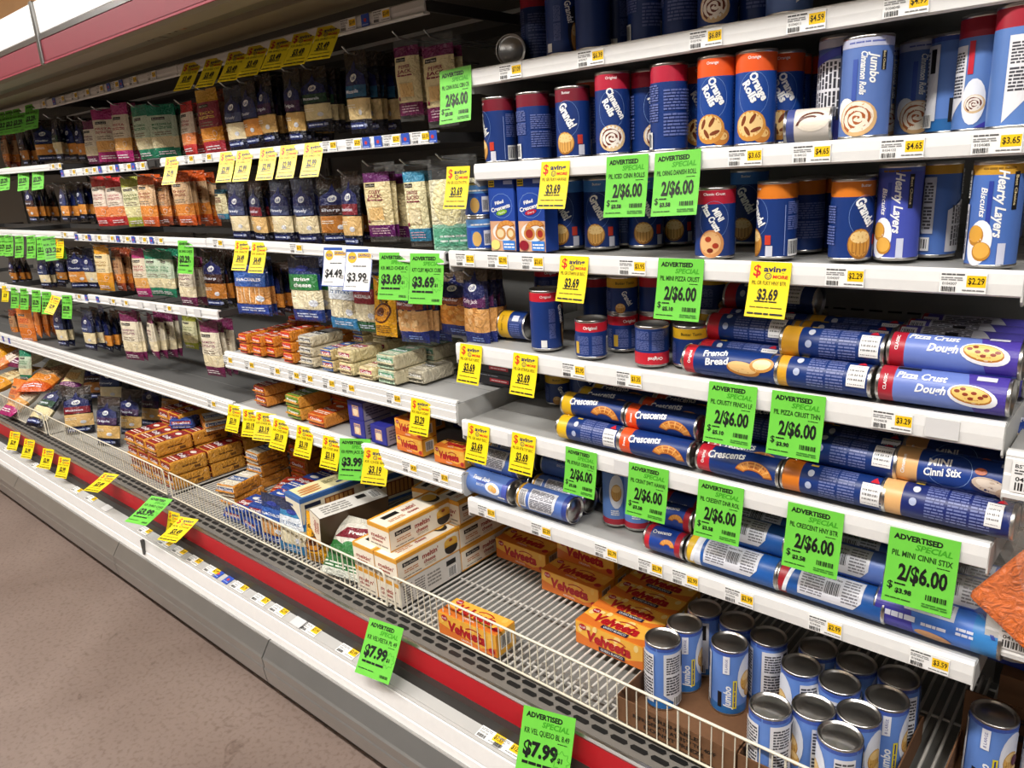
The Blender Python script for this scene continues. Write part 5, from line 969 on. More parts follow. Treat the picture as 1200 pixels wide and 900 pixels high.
# wrapped bars heaped in the bin
WLB = ('lower', 'middle', 'upper')
for k in range(3):
    q = on_z(298, 572, ZD); place('loaf_white', 'cheese_loaf', q.x, q.y+.08, ZD+.001+.052*k, 'white-labelled cheese loaf in the three-high stack, %s one' % WLB[k], 'cheese', 'white-labelled cheese loaves', rz=(-4, 6, 0)[k])
q = on_z(258, 600, ZD); place('loaf_white', 'cheese_loaf', q.x-.01, q.y+.11, ZD+.001, 'white-labelled cheese loaf lying under the single one by the fence', 'cheese', 'white-labelled cheese loaves', rz=5); place('loaf_white', 'cheese_loaf', q.x-.01, q.y+.10, ZD+.053, 'single white-labelled cheese loaf by the end of the fence', 'cheese', 'white-labelled cheese loaves', rz=14)
q = on_z(345, 573, ZD)
for j in range(2):
    for k in range(3): place('loaf_orange', 'cheese_loaf', q.x+.005*k, q.y+.10+.158*j, ZD+.001+.062*k, 'orange cheese loaf in the tall stack, %s column, %s' % (('front', 'rear')[j], WLB[k]), 'cheese', 'orange cheese loaves', rz=2*k)
q = on_z(300, 600, ZD)
for j in range(2): place('loaf_orange', 'cheese_loaf', q.x+.13+.0*j, q.y+.06+.158*j, ZD+.001, ('near', 'far')[j]+' orange cheese loaf lying low in front of the tall stack', 'cheese', 'orange cheese loaves', rz=6)
for i, (px, py, z, rz, lb) in enumerate(((296, 622, ZD, 8, 'blue wrapped slices pack standing at the fence'), (318, 622, ZD, -4, 'second blue wrapped slices pack along the fence'), (322, 598, ZD+.056, 12, 'blue wrapped slices pack on top near the fence'), (360, 578, ZD+.085, 4, 'blue and red wrapped slices pack beside the stick box'), (392, 565, ZD+.03, 0, 'blue wrapped slices pack deeper behind the stick box'))):
    inbin('bag_blue', 'slices_pack', px, py, z, lb, 'pack', 'blue wrapped slices packs', rz=rz)
inbin('bar_ruby', 'cheese_bar', 338, 577, ZD+.056, 'red and yellow cheese bar between orange loaves and blue packs', 'cheese', rz=30)
for i, (px, py, z, rz, lb) in enumerate(((440, 545, ZD, 6, 'violet wrapped cheese bar in the shade behind the stick box'), (470, 560, ZD+.04, -5, 'brownish cheese bar behind the rear stick box'))):
    inbin('bar_azure', 'cheese_bar', px, py, z, lb, 'cheese', rz=rz)
# the red-labelled loaves in stepped columns
q = on_z(197, 580, ZD); LX = q.x-.055
for i, cnt in enumerate(((2, 2, 3, 3), (3, 3, 3, 4), (3, 4, 4, 4), (3, 4, 4, 3))):
    for j, n in enumerate(cnt):
        for k in range(n):
            if i and k < n-2 and j: continue
            place('loaf_red', 'cheese_loaf', LX-.105*i+(.003*k), 1.315+.166*j-(.004*k), ZD+.001+.0645*k, 'red-labelled cheese loaf, %s column from the aisle, %s rank from the right, %s layer' % (ORD[j] if j else 'first', ORD[i] if i else 'first', LAY[k] if k != n-1 else 'topmost'), 'cheese', 'red-labelled cheese loaves', rz=random.uniform(-2, 2))
inbin('loaf_white', 'cheese_loaf', 252, 500, ZD+.20, 'tan cheese loaf lying high behind the red-labelled loaves', 'cheese', rz=70); inbin('bag_blue', 'slices_pack', 222, 497, ZD+.19, 'blue wrapped pack on top behind the red-labelled loaves', 'pack', rz=40); inbin('bag_blue', 'slices_pack', 238, 488, ZD+.2, 'blue and violet pack beside the tan loaf high at the back', 'pack', rz=10)
# bags standing and lying in the left bin
def binbag(kind, px, py, y, ztop, label, rx=-14, rz=12, sc=1.0, group='cheese bags in the left bin'):
    P = on_y(px, py, y); stamp(kind, 'cheese_bag', (P.x, y, ztop), (R(rx), 0, R(rz)), (sc, 1.3*sc, sc), label, 'bag', group)
binbag('shred_purple', 130, 480, 1.36, ZD+.23, 'purple-banded cheese bag standing nearest the red-labelled loaves in front', rz=22, sc=1.15); binbag('shred_purple', 158, 478, 1.48, ZD+.235, 'purple-banded cheese bag standing second behind the front one', rz=20, sc=1.1); binbag('shred_purple', 183, 475, 1.60, ZD+.24, 'purple-banded cheese bag standing third in the bin, in shade', rz=18, sc=1.1); binbag('shred_navy', 205, 470, 1.72, ZD+.24, 'navy cheese bag at the back of the bin under the shelf', rz=18)
binbag('shred_red', 92, 470, 1.34, ZD+.23, 'navy cheese bag with an orange window standing sideways by the fence', rz=50, sc=1.15)
def heap(kind, px, py, z, th, rz, sc, label):
    c = on_z(px, py, z); h = KINDS[kind+'/dim'][1]*sc/2; oy, oz = -h*math.sin(R(th)), h*math.cos(R(th))
    stamp(kind, 'cheese_bag', (c.x-oy*math.sin(R(rz)), max(c.y, 1.25)+oy*math.cos(R(rz)), z+oz), (R(th), 0, R(rz)), (sc, 1.4*sc, sc), label, 'bag', 'cheese bags in the left bin')
heap('shred_green', 55, 478, .44, -50, 10, 1.25, 'navy bag with a green band leaning flat behind the fence'); heap('store_magenta', 28, 468, .42, -62, 6, 1.25, 'magenta-topped cheese bag slumped behind the fence'); heap('store_magenta', 80, 455, .47, -66, -16, 1.2, 'magenta-topped cheese bag lying behind the green-banded bag')
heap('store_orange', 55, 443, .52, -76, 34, 1.5, 'orange cheese bag lying flat over the left bin'); heap('store_green', 30, 430, .60, -12, 22, .75, 'small green-topped bag standing upright far left'); heap('store_gold', 8, 446, .47, -75, 10, 1.4, 'gold cheese bag lying at the left frame edge'); heap('snack_orange', 3, 470, .43, -20, 10, 1.2, 'orange snack bag standing behind the fence at the left edge')
heap('sliced_plum', 92, 440, .54, -62, 26, 1.3, 'cream sliced pack at the rear of the left bin'); heap('sliced_clear', 68, 428, .56, -70, 30, 1.3, 'clear bag of pale cheese lying at the rear of the left bin'); heap('shred_brown', 112, 448, .52, -30, 40, 1.1, 'brown-topped bag tucked between purple and cream bags'); heap('store_red', 14, 420, .58, -66, -20, 1.3, 'red-topped bag in the far left heap'); heap('shred_silver', 130, 452, .52, -14, 30, 1.1, 'silver and blue bag at the rear beside the cream pack'); heap('store_lime', 92, 425, .56, -70, -30, 1.3, 'lime-bottomed pale bag lying at the rear under the shelf'); heap('store_plum', 42, 415, .60, -70, 10, 1.4, 'plum-bottomed cream bag at the rear of the left heap'); heap('store_gold', 12, 405, .62, -70, 20, 1.4, 'gold bag far back in the left heap')
# ------------------------------------------------------------------ small bars on the two ridged shelves
def bars_at(kind, px, y, z, layers, label, ranks=1, rz=0, group='cheese bars on the ridged shelf'):
    dm = KINDS[kind+'/dim']; x = on_y(px, 430, y).x
    for j in range(ranks):
        for k in range(layers):
            lb = label+(', %s' % (('lower', 'upper') if layers == 2 else ('lowest', 'middle', 'top'))[k] if layers > 1 else '')+(', rear rank' if j else '')
            place(kind, 'cheese_bar', x+random.uniform(-.003, .003)*k, y+dm[1]/2+j*(dm[1]+.012), z+.001+k*(dm[2]+.001), lb, 'cheese', group, rz=rz+random.uniform(-2, 2))
yb = YL+.012
bars_at('bar_scarlet', 289, yb, C5, 2, 'red-fronted cheese bar, first stack from the left', 2); bars_at('bar_scarlet', 304, yb, C5, 2, 'red-fronted cheese bar, second stack from the left', 2); bars_at('bar_scarlet', 320, yb+.02, C5, 2, 'red-fronted cheese bar, third stack from the left', 2); bars_at('bar_scarlet', 339, yb, C5, 3, 'red-fronted cheese bar beside the silver stack', 1)
bars_at('bar_silver', 360, yb, C5, 3, 'silver-fronted cheese bar in the three-high stack'); bars_at('bar_azure', 384, yb, C5, 2, 'blue-fronted cheese bar right of the silver stack', 1); bars_at('bar_rose', 405, yb, C5, 2, 'cream and rose cheese bar in the two-high stack', 2); bars_at('bar_rose', 428, yb-.002, C5, 1, 'cream and rose cheese bar lying single in front', 1); bars_at('bar_mint', 452, yb, C5, 2, 'pale green cheese bar in the two-high stack', 1); bars_at('bar_clear', 484, yb+.05, C5, 1, 'clear wrapped cheese bar right of the green stack'); bars_at('bar_mint', 500, yb+.14, C5, 2, 'pale green cheese bar set back under the cubes bag', 1); bars_at('bar_azure', 424, yb+.19, C5, 3, 'blue cheese bar far back on the ridged shelf', 1); bars_at('bar_rose', 448, yb+.16, C5, 3, 'rose cheese bar set back behind the green stack', 1); bars_at('bar_scarlet', 350, yb+.18, C5, 3, 'red-fronted cheese bar far back behind the silver stack'); bars_at('bar_clear', 470, yb+.22, C5, 2, 'clear wrapped cheese bar far back on the ridged shelf', 1); bars_at('bar_scarlet', 392, yb+.24, C5, 2, 'red-fronted cheese bar far back behind the rose stack')
bars_at('bar_ruby', 300, yb+.03, C6, 2, 'dark red cheese bar at the left end of the lower ridged shelf', 2); bars_at('bar_meadow', 337, yb+.005, C6, 2, 'green-labelled orange cheese bar on the lower ridged shelf', 1); bars_at('bar_tangerine', 362, yb, C6, 1, 'orange cheese bar lying single in front on the lower ridged shelf'); bars_at('bar_tangerine', 392, yb+.14, C6, 2, 'orange cheese bar set back, right of the green-labelled one', 1); bars_at('bar_tangerine', 415, yb+.24, C6, 2, 'orange cheese bar far back near the violet cartons', 1); bars_at('bar_ruby', 345, yb+.2, C6, 2, 'dark red cheese bar far back behind the green-labelled one')
for px, k, dy, lb in ((417, 0, 0, 'lower violet carton of the two-high stack'), (417, 1, 0, 'upper violet carton of the two-high stack'), (441, 0, .0, 'single violet carton right of the violet stack'), (470, 0, .24, 'violet carton set far back, lower one'), (470, 1, .24, 'violet carton set far back, upper one')):
    x = on_y(px, 500, yb).x; place('violet_carton', 'cheese_carton', x, yb+.06+dy, C6+.001+k*.0608, lb, 'box', 'violet cheese cartons')
for k in range(2): x = on_y(476, 500, yb).x; place('loaf_box_small', 'loaf_box', x, yb+.035, C6+.001+k*.051, ('lower', 'upper')[k]+' small yellow cheese loaf box of the two-high stack', 'box', 'small yellow loaf boxes')
x = on_y(524, 530, yb).x; place('loaf_box_small', 'loaf_box', x, yb+.034, C6+.001, 'small yellow cheese loaf box alone at the shelf end', 'box', 'small yellow loaf boxes', rz=4)
for k in range(2): x = on_y(500, 500, yb+.2).x; place('loaf_box_small', 'loaf_box', x, yb+.2, C6+.001+k*.051, ('lower', 'upper')[k]+' small yellow loaf box set far back on the lower ridged shelf', 'box', 'small yellow loaf boxes')
for k in range(3): place('black_pack', 'dessert_pack', on_y(582, 440, 1.50).x-.0, 1.55, C5+.001+.036*k, ('lowest', 'middle', 'top')[k]+' black pack of the stack behind the yellow tags', 'pack', 'black packs')
# ------------------------------------------------------------------ hanging bags, row by row, front bag first then those behind on the same peg
PEG = {}
def hang(row, kind, px, pt, pb, label, y=1.405, n=1, wpx=None, rz=None, gap=.034):
    P = on_y(px, pt, y); Q = on_y(px, pb, y); W, H = KINDS[kind+'/dim']; sz = max(.55, min(1.35, (P.z-Q.z)/H)); sx = (.5+.5*sz)*(.84 if kind.startswith('shred') else .93)
    if wpx: sx = max(.6, min(1.3, (on_y(px+wpx/2, (pt+pb)/2, y).x-on_y(px-wpx/2, (pt+pb)/2, y).x-.02)/W))
    rr = random.Random(label)
    for k in range(n):
        lb = label if k == 0 else label+', %s on its peg' % ORD[k]
        q = rz if (rz is not None and k == 0) else rr.uniform(-9, 9)
        stamp(kind, 'cheese_bag', (P.x+rr.uniform(-.006, .006)*(k > 0), y+gap*k, P.z-.014-rr.uniform(0, .004)*k), (R(rr.uniform(-3, 2)), R(rr.uniform(-1.5, 1.5)), R(q)), (sx, 1, sz), lb, 'bag', 'cheese bags on pegs')
    PEG.setdefault(row, []).append((P.x, P.z-.010, y-.022))
T = 'top hanging row'
hang('c0', 'sliced_maroon', 511, 38, 148, 'clear sliced cheese pack with maroon bands, right one of the pair', 1.41, 2, 40, 4); hang('c0', 'sliced_maroon', 474, 40, 141, 'clear sliced cheese pack with maroon bands, left one of the pair', 1.41, 2, 30, 10); hang('c0', 'shred_teal', 415, 58, 156, 'teal-banded shredded cheese bag in the top hanging row', 1.40, 4, 28, 5); hang('c0', 'shred_green', 365, 77, 152, 'green-banded cheese bag left of the teal one', 1.42, 4, None, 18); hang('c0', 'shred_purple', 340, 80, 168, 'purple-banded cheese bag in the top hanging row', 1.40, 4, 22, 4); hang('c0', 'shred_purple', 306, 86, 170, 'navy cheese bag left of the purple-banded one, top row', 1.41, 4); hang('c0', 'shred_navy', 288, 94, 172, 'navy cheese bag with orange window in the top hanging row', 1.40, 4)
hang('c0', 'shred_silver', 271, 100, 176, 'navy bag with pale window right of the rust bag, top row', 1.40, 3); hang('c0', 'store_fiesta', 240, 103, 180, 'gold-topped dark red bag in the top hanging row', 1.40, 1, None, 10); hang('c0', 'store_rust', 252, 104, 180, 'rust-brown bag beside the gold-topped one, top row', 1.45, 3)
hang('l0', 'store_red', 217, 118, 181, 'red-bottomed cream bag in the top hanging row', 1.40, 3); hang('l0', 'store_green', 186, 121, 184, 'second green bag in the top hanging row, turned sideways', 1.42, 4, None, 45); hang('l0', 'store_green', 162, 122, 187, 'green store bag facing out in the top hanging row', 1.40, 2, None, 8); hang('l0', 'store_magenta', 138, 120, 190, 'magenta bag facing out in the top hanging row', 1.40, 3, None, 8); hang('l0', 'store_magenta', 119, 127, 190, 'magenta bag left of the facing one, top row', 1.43, 3, None, 30); hang('l0', 'store_plum', 103, 140, 192, 'small plum-bottomed bag in the top hanging row', 1.42, 4)
hang('m0', 'shred_green', 62, 135, 190, 'green-banded navy bag far left in the top row', 1.40, 4); hang('m0', 'shred_navy', 47, 140, 190, 'navy bag turned edge-on far left in the top row', 1.42, 3, None, 50); hang('m0', 'shred_brown', 23, 150, 195, 'brown-banded bag under the far left green tags', 1.40, 3); hang('m0', 'shred_navy', 78, 138, 190, 'dark navy bag right of the far left green-banded one', 1.44, 4); hang('m0', 'shred_navy', 90, 138, 190, 'dark navy bag left of the small plum-bottomed bag', 1.44, 4); hang('m0', 'store_rust', 3, 155, 198, 'rust bag at the left frame edge, top row', 1.42, 2)
hang('c1', 'sliced_clear', 524, 180, 294, 'clear pack of pale cheese slices with a green foot', 1.40, 2, 42, 24); hang('c1', 'sliced_blue', 482, 187, 288, 'clear sliced cheese pack with light blue bands', 1.40, 2, 28, 6); hang('c1', 'sliced_plum', 438, 189, 282, 'clear sliced cheese pack with plum bands, second row', 1.40, 3, 32, 6); hang('c1', 'shred_red', 409, 200, 289, 'navy cheese bag with red and green accent, second row', 1.40, 1, 18, 4); hang('c1', 'shred_brown', 388, 205, 284, 'brown cheese bags edge-on left of the red accent bag', 1.43, 4, None, 30); hang('c1', 'shred_silver', 352, 206, 285, 'silver and blue shredded bag, right one in the second row', 1.40, 3, 24, 10); hang('c1', 'shred_silver', 326, 208, 283, 'silver and blue shredded bag, left one in the second row', 1.41, 3, 22, 10)
hang('c1', 'shred_red', 297, 210, 283, 'navy bag with red stripe and cream window, second row', 1.40, 4); hang('c1', 'shred_silver', 275, 212, 280, 'silver and blue bag with orange window, second row', 1.40, 2); hang('c1', 'sliced_blue', 256, 214, 255, 'dark wrapped cheese wedge hanging beside the orange bags', 1.45, 2)
hang('l1', 'store_orange', 209, 199, 263, 'orange store bag facing out in the second row', 1.40, 4, None, 8); hang('l1', 'store_rust', 189, 206, 262, 'rust store bag left of the orange one, second row', 1.43, 2); hang('l1', 'store_orange', 169, 203, 264, 'orange-red store bag under the lower rail, second row', 1.40, 2, None, 8); hang('l1', 'store_lime', 151, 206, 264, 'green-edged store bag beside the orange-red one', 1.40, 1, None, 20); hang('l1', 'store_red', 113, 206, 264, 'red store bag facing out in the second row, left one', 1.40, 2, None, 8); hang('l1', 'store_red', 131, 207, 263, 'red store bag facing out in the second row, right one', 1.41, 3, None, 16)
hang('m1', 'shred_navy', 72, 214, 259, 'navy cheese bag far left in the second row, right one', 1.40, 4); hang('m1', 'shred_brown', 32, 215, 260, 'navy and orange cheese bag far left in the second row', 1.40, 4); hang('m1', 'shred_navy', 92, 212, 257, 'dark cheese bag beside the red store bags, second row', 1.45, 4)
hang('c2', 'cubes_purple', 556, 314, 402, 'purple-banded cheese cubes bag at the end of the third row', 1.39, 3, 30, 6); hang('c2', 'cubes_orange', 532, 318, 390, 'orange cheese cubes bag behind the purple-banded one', 1.45, 2); hang('c2', 'cubes_tan', 478, 322, 399, 'tan cheese cubes bag below the two green tags', 1.39, 4, 34, 8); hang('c2', 'snack_yellow', 449, 322, 391, 'bright yellow snack pack in the third row', 1.39, 1, 26, 8); hang('c2', 'sticks_crimson', 425, 318, 387, 'crimson and green cheese sticks pack, third row', 1.40, 2, 22, 6); hang('c2', 'sticks_white', 399, 312, 383, 'white and blue cheese sticks pack below the offer tags', 1.39, 2, 32, 6); hang('c2', 'sticks_green', 354, 300, 374, 'green-banded string cheese pack in the third row', 1.39, 2, 36, 4); hang('c2', 'shred_navy', 320, 306, 366, 'dark cheese pack between the blue and green stick packs', 1.44, 3); hang('c2', 'sticks_blue', 291, 300, 366, 'blue cheese stick pack below two yellow tags, third row', 1.39, 2, 38, 4)
hang('l2', 'shred_brown', 247, 291, 358, 'black and tan cheese bag at the end of the third row', 1.39, 3, None, 14); hang('l2', 'store_plum', 216, 300, 355, 'plum-bottomed bag under the single green tag', 1.39, 3, None, 6); hang('l2', 'store_green', 193, 291, 345, 'green store bag in the third row, right one', 1.41, 2); hang('l2', 'store_green', 177, 291, 344, 'green store bag in the third row, left one', 1.39, 2, None, 14); hang('l2', 'store_magenta', 161, 290, 345, 'magenta store bag in the third row', 1.39, 1, None, 8); hang('l2', 'store_gold', 117, 286, 338, 'gold store bag facing out in the third row', 1.38, 1, None, 12); hang('l2', 'store_rust', 134, 289, 338, 'brown store bags right of the gold one, third row', 1.42, 3); hang('l2', 'shred_silver', 100, 290, 336, 'navy and tan bag left of the gold one, third row', 1.42, 1); hang('l2', 'shred_navy', 86, 289, 336, 'small blue-banded bag hanging edge-on, third row', 1.39, 2, None, 40)
hang('m2', 'shred_silver', 48, 300, 334, 'silver-topped bag far left in the third row', 1.39, 3, None, 10); hang('m2', 'shred_navy', 68, 298, 330, 'dark bag far left beside the silver-topped one', 1.43, 3); hang('m2', 'shred_brown', 12, 300, 330, 'dark bag at the left frame edge, third row', 1.50, 3)
hang('l3', 'store_plum', 243, 375, 437, 'large plum-topped cheese bag at the end of the lowest row', 1.37, 3, None, 8); hang('l3', 'store_lime', 220, 366, 405, 'lime-bottomed cheese bag in the lowest row', 1.50, 2); hang('l3', 'store_plum', 174, 366, 416, 'plum-bottomed bag tilted in the lowest row, right one', 1.39, 4, None, -14); hang('l3', 'store_plum', 149, 364, 418, 'plum-bottomed bag tilted in the lowest row, left one', 1.37, 2, None, 16); hang('l3', 'shred_navy', 122, 364, 408, 'navy cheese bag right of the white-window one, lowest row', 1.44, 3); hang('l3', 'shred_silver', 100, 360, 406, 'navy cheese bag with a white window, lowest row', 1.37, 3, None, 6)
hang('m3', 'shred_silver', 66, 358, 402, 'silver bag below the far left green tags, lowest row', 1.37, 2, None, 6); hang('m3', 'snack_orange', 26, 358, 399, 'orange snack bag far left in the lowest row', 1.36, 1, None, 20); hang('m3', 'snack_orange', 40, 358, 392, 'orange snack bag right of the far left one', 1.40, 4); hang('m3', 'store_rust', 12, 362, 392, 'brown bag at the left frame edge, lowest row', 1.42, 3)
b3 = lambda pxs, y: [(a, y, 'b') for a in pxs]
XQ = -2.86
hang_rail(XC0, XC1, YL, 1.950, 1.944, .036, 'top ticket rail of the cheese bay, hung with yellow tags', [(408, 30, '$3.49'), (428, 24, 'b'), (447, 18, '$3.49')], PEG['c0'])
hang_rail(XL0, XC0-.006, YL, 1.958, 1.951, .036, 'top ticket rail left of the yellow tags', [(50, 123, '$3.49'), (63, 118, 'b'), (72, 116, '$3.49'), (87, 112, '$3.49'), (101, 109, '$3.49'), (117, 104, '$3.49'), (127, 102, 'b'), (135, 101, '$3.49'), (142, 99, 'b'), (156, 96, '$3.49'), (178, 90, '$3.49')], PEG['l0'])
hang_rail(XM0, XL0-.006, YL, 1.972, 1.966, .036, 'top ticket rail far left under three green tags', [], PEG['m0'])
hang_rail(XQ, XC1, YL, 1.661, 1.651, .030, 'second ticket rail of the cheese bay with blue tickets', [(221, 185, '$3.49'), (242, 184, '$3.49'), (386, 171, '$3.79'), (414, 168, '$3.29'), (429, 167, 'b'), (443, 166, 'b'), (459, 164, '$3.29'), (475, 163, 'b'), (493, 161, '$3.59'), (507, 160, 'b')], PEG['c1'])
hang_rail(XL0, XQ-.12, YL, 1.659, 1.655, .030, 'second ticket rail left of its black end clip', [(73, 204, 'b'), (85, 202, '$3.29'), (100, 201, '$3.29'), (109, 200, '$3.29'), (117, 199, 'b'), (128, 197, '$3.29'), (137, 196, 'b'), (149, 195, '$3.29'), (156, 194, 'b'), (165, 193, '$3.29')], PEG['l1'])
hang_rail(XM0, XL0-.006, YL, 1.706, 1.690, .028, 'second ticket rail far left with hanging green tags', [(61, 196, '$3.29'), (69, 196, '$3.29')], PEG['m1'])
hang_rail(XC0, XC1, YL, 1.376, 1.360, .032, 'third ticket rail of the cheese bay with offer tags', [(255, 284, '$3.49'), (347, 292, '$5.79')], PEG['c2'])
hang_rail(XL0, XC0-.006, YL, 1.378, 1.374, .030, 'third ticket rail with one green tag near its end', b3((91, 106, 139, 157, 178), 285)+[(100, 280, '$3.29'), (115, 281, '$3.29'), (130, 282, '$3.29'), (148, 283, '$3.29'), (168, 285, '$3.29'), (187, 286, '$3.29')], PEG['l2'])
hang_rail(XM0, XL0-.006, YL, 1.390, 1.386, .030, 'third ticket rail far left under six green tags', [(76, 281, '$3.29')], PEG['m2'])
hang_rail(XL0, XC0-.006, YL, 1.098, 1.115, .034, 'lowest ticket rail over the plum-bottomed bags', [(92, 352, '$3.29'), (102, 354, 'b'), (115, 355, 'b'), (132, 358, '$3.29'), (147, 360, '$3.29'), (165, 362, 'p'), (180, 364, 'p'), (197, 366, '$3.29'), (215, 368, 'p'), (232, 371, 'p')], PEG['l3'])
hang_rail(XM0, XL0-.006, YL, 1.080, 1.090, .034, 'lowest ticket rail far left with green and yellow tags', [], PEG['m3'])
for z_, n_ in ((1.968, 'top'), (1.70, 'second'), (1.388, 'third'), (1.085, 'lowest')): hang_rail(XM0-1.22, XM0-.006, YL, z_, z_, .032, n_+' ticket rail at the left frame edge, farthest bay')
mb = MB(); mb.box(-2.975, -2.865, 1.335, 1.36, 1.628, 1.664, '#151515!', .004); mb.box(-2.95, -2.90, 1.331, 1.336, 1.636, 1.655, '#2a2a2a!'); o = link('rail_clip', mb.mesh('rail_clip')); tag(o, 'black plastic clip between two ticket rails of the second row', 'clip')
# ------------------------------------------------------------------ promotion tags
GN = 'green advertised special tag reading '
yr = YL-.0105; yu = YU-.0105
hang_tag('G', 533, 80, yu, GN+'2 for $6.00, left end of top shelf', 'PIL CINN ROLL CBN CR', '2/$6.00', '$3.58', 3, 4, -2)
hang_tag('G', 735, 182, yu, GN+'2 for $6.00 on iced cinnamon rolls', 'PIL ICED CINN ROLLS', '2/$6.00', '$3.58', 0, 5, -1)
hang_tag('G', 794, 177, yu, GN+'2 for $6.00 on orange danish rolls', 'PIL ORNG DANISH ROLL', '2/$6.00', '$3.58', 0, 7, -2)
hang_tag('G', 798, 303, yr, GN+'2 for $6.00 on mini pizza crust', 'PIL MINI PIZZA CRUST', '2/$6.00', '$5.10', 2, 6, 0)
hang_tag('G', 859, 450, yr, GN+'2 for $6.00 on crusty french loaf', 'PIL CRUSTY FRNCH LF', '2/$6.00', '$5.10', 2, 8, 0)
hang_tag('G', 936, 461, yr, GN+'2 for $6.00 on thin pizza crust', 'PIL PIZZA CRUST THN', '2/$6.00', '$3.90', 2, 6, 0)
hang_tag('G', 681, 527, yr, GN+'2 for $6.00 on butter crescents', 'PIL BTRFLK CRSNT RLS', '2/$6.00', '$3.58', 0, 4, 0, .92)
hang_tag('G', 760, 546, yr, GN+'2 for $6.00 on sweet crescents', 'PIL CRSNT SWT HAWAI', '2/$6.00', '$3.58', 2, 5, 0)
hang_tag('G', 845, 567, yr, GN+'2 for $6.00 on crescent dinner rolls', 'PIL CRESENT DNR ROL', '2/$6.00', '$3.58', 2, 6, 0)
hang_tag('G', 956, 595, yr, GN+'2 for $6.00 on honey butter crescents', 'PIL CRESCENT HNY BTR', '2/$6.00', '$3.58', 2, 6, 0, 1.05)
hang_tag('G', 1084, 626, yr, GN+'2 for $6.00 on mini cinnamon sticks', 'PIL MINI CINNI STIX', '2/$6.00', '$3.98', 2, 6, 0, 1.12)
hang_tag('G', 217, 282, yr, GN+'$3.29 alone on the third ticket rail', 'KR SHRD CHEESE', '$3.29', '', 6, 6, 0)
hang_tag('G', 462, 296, yr-.002, GN+'$3.69 on mild cheddar', 'KR MILD CHDR C', '$3.69', '', 12, 8, 0, 1.05); hang_tag('G', 500, 297, yr-.006, GN+'$3.69 on colby jack cubes', 'KFT CLBY MJACK CUBE', '$3.69', '', 12, 8, 0, 1.08)
hang_tag('G', 416, 514, yr-.004, GN+'$3.99 on pepper jack between two yellow tags', 'KR PEPPR JACK SHRD', '$3.99', '', 26, 14, 0, 1.08)
hang_tag('G', 453, 730, 1.062, GN+'$7.99 standing in the front channel, left one', 'KR VELVEETA PL 49', '$7.99', '', 10, 30, 0, 1.18); hang_tag('G', 644, 834, 1.062, GN+'$7.99 standing in the front channel, right one', 'KR VEL QUESO BL 8.49', '$7.99', '', 16, 24, 0, 1.25)
hang_tag('G', 190, 583, 1.075, GN+'$3.99 bent over the red strip at the aisle', 'KR SHRD CHSE', '$3.99', '', 16, 66, 0, 1.15)
for i, (px, py) in enumerate(((4, 131), (13, 129), (22, 127), (37, 122))): hang_tag('G', px, py, yr, GN+'$3.29 on the top rail, %s from the frame edge' % ('first', 'second', 'third', 'fourth')[i], 'KR SHRD', '$3.29', '', 18, 12, -3, .95)
for i, (px, py) in enumerate(((5, 197), (27, 196), (44, 194))): hang_tag('G', px, py, yr+.02, GN+'$3.29 on the second rail, %s from the frame edge' % ('first', 'second', 'third')[i], 'KR SHRD', '$3.29', '', 14, 10, -3, .95)
for i, (px, py) in enumerate(((2, 275), (10, 275), (22, 276), (36, 276), (49, 277), (60, 277))): hang_tag('G', px, py, yr-.002*i, GN+'$3.29 on the third rail, %s from the frame edge' % ('first', 'second', 'third', 'fourth', 'fifth', 'sixth')[i], 'KR SHRD', '$3.29', '', (8, 8, 8, 8, 14, 60)[i], 8, -3, .95)
for i, (px, py) in enumerate(((17, 337), (28, 338), (42, 340), (54, 342), (78, 346))): hang_tag('G', px, py, yr-.002*i, GN+'$3.29 on the lowest rail, %s from the frame edge' % ('first', 'second', 'third', 'fourth', 'fifth')[i], 'KR SHRD', '$3.29', '', 8, 8, -2, .95)
YN = 'yellow saving tag '
for i, (px, py) in enumerate(((226, 73), (252, 68), (279, 60), (303, 53), (330, 45), (357, 38), (386, 30))): hang_tag('Y', px, py, yr, YN+'curling forward on the top rail, %s from the left' % ('first', 'second', 'third', 'fourth', 'fifth', 'sixth', 'seventh')[i], 'KR SHRD CHS', '$3.49', '', 14, 30, 0, 1.08)
for i, (px, py) in enumerate(((202, 184), (267, 178), (287, 176), (315, 173), (339, 170), (368, 167))): hang_tag('Y', px, py, yr, YN+'on the second rail, %s from the left' % ('first', 'second', 'third', 'fourth', 'fifth', 'sixth')[i], 'KR SHRD CHS', '$2.99', '', 10, 16, 0, 1.0)
for i, (px, py) in enumerate(((284, 282), (304, 284))): hang_tag('Y', px, py, yr, YN+'over the blue stick pack, %s one' % ('left', 'right')[i], 'KR SNACK', '$4.49', '', 8, 14, 0, 1.0)
hang_tag('B', 393, 290, yr-.002, 'white and blue offer tag reading $4.49 over the stick packs', '', '$4.49', '', 10, 10, 0, 1.12); hang_tag('B', 421, 292, yr-.004, 'white and blue offer tag reading $3.99 over the stick packs', '', '$3.99', '', 12, 12, 0, 1.18)
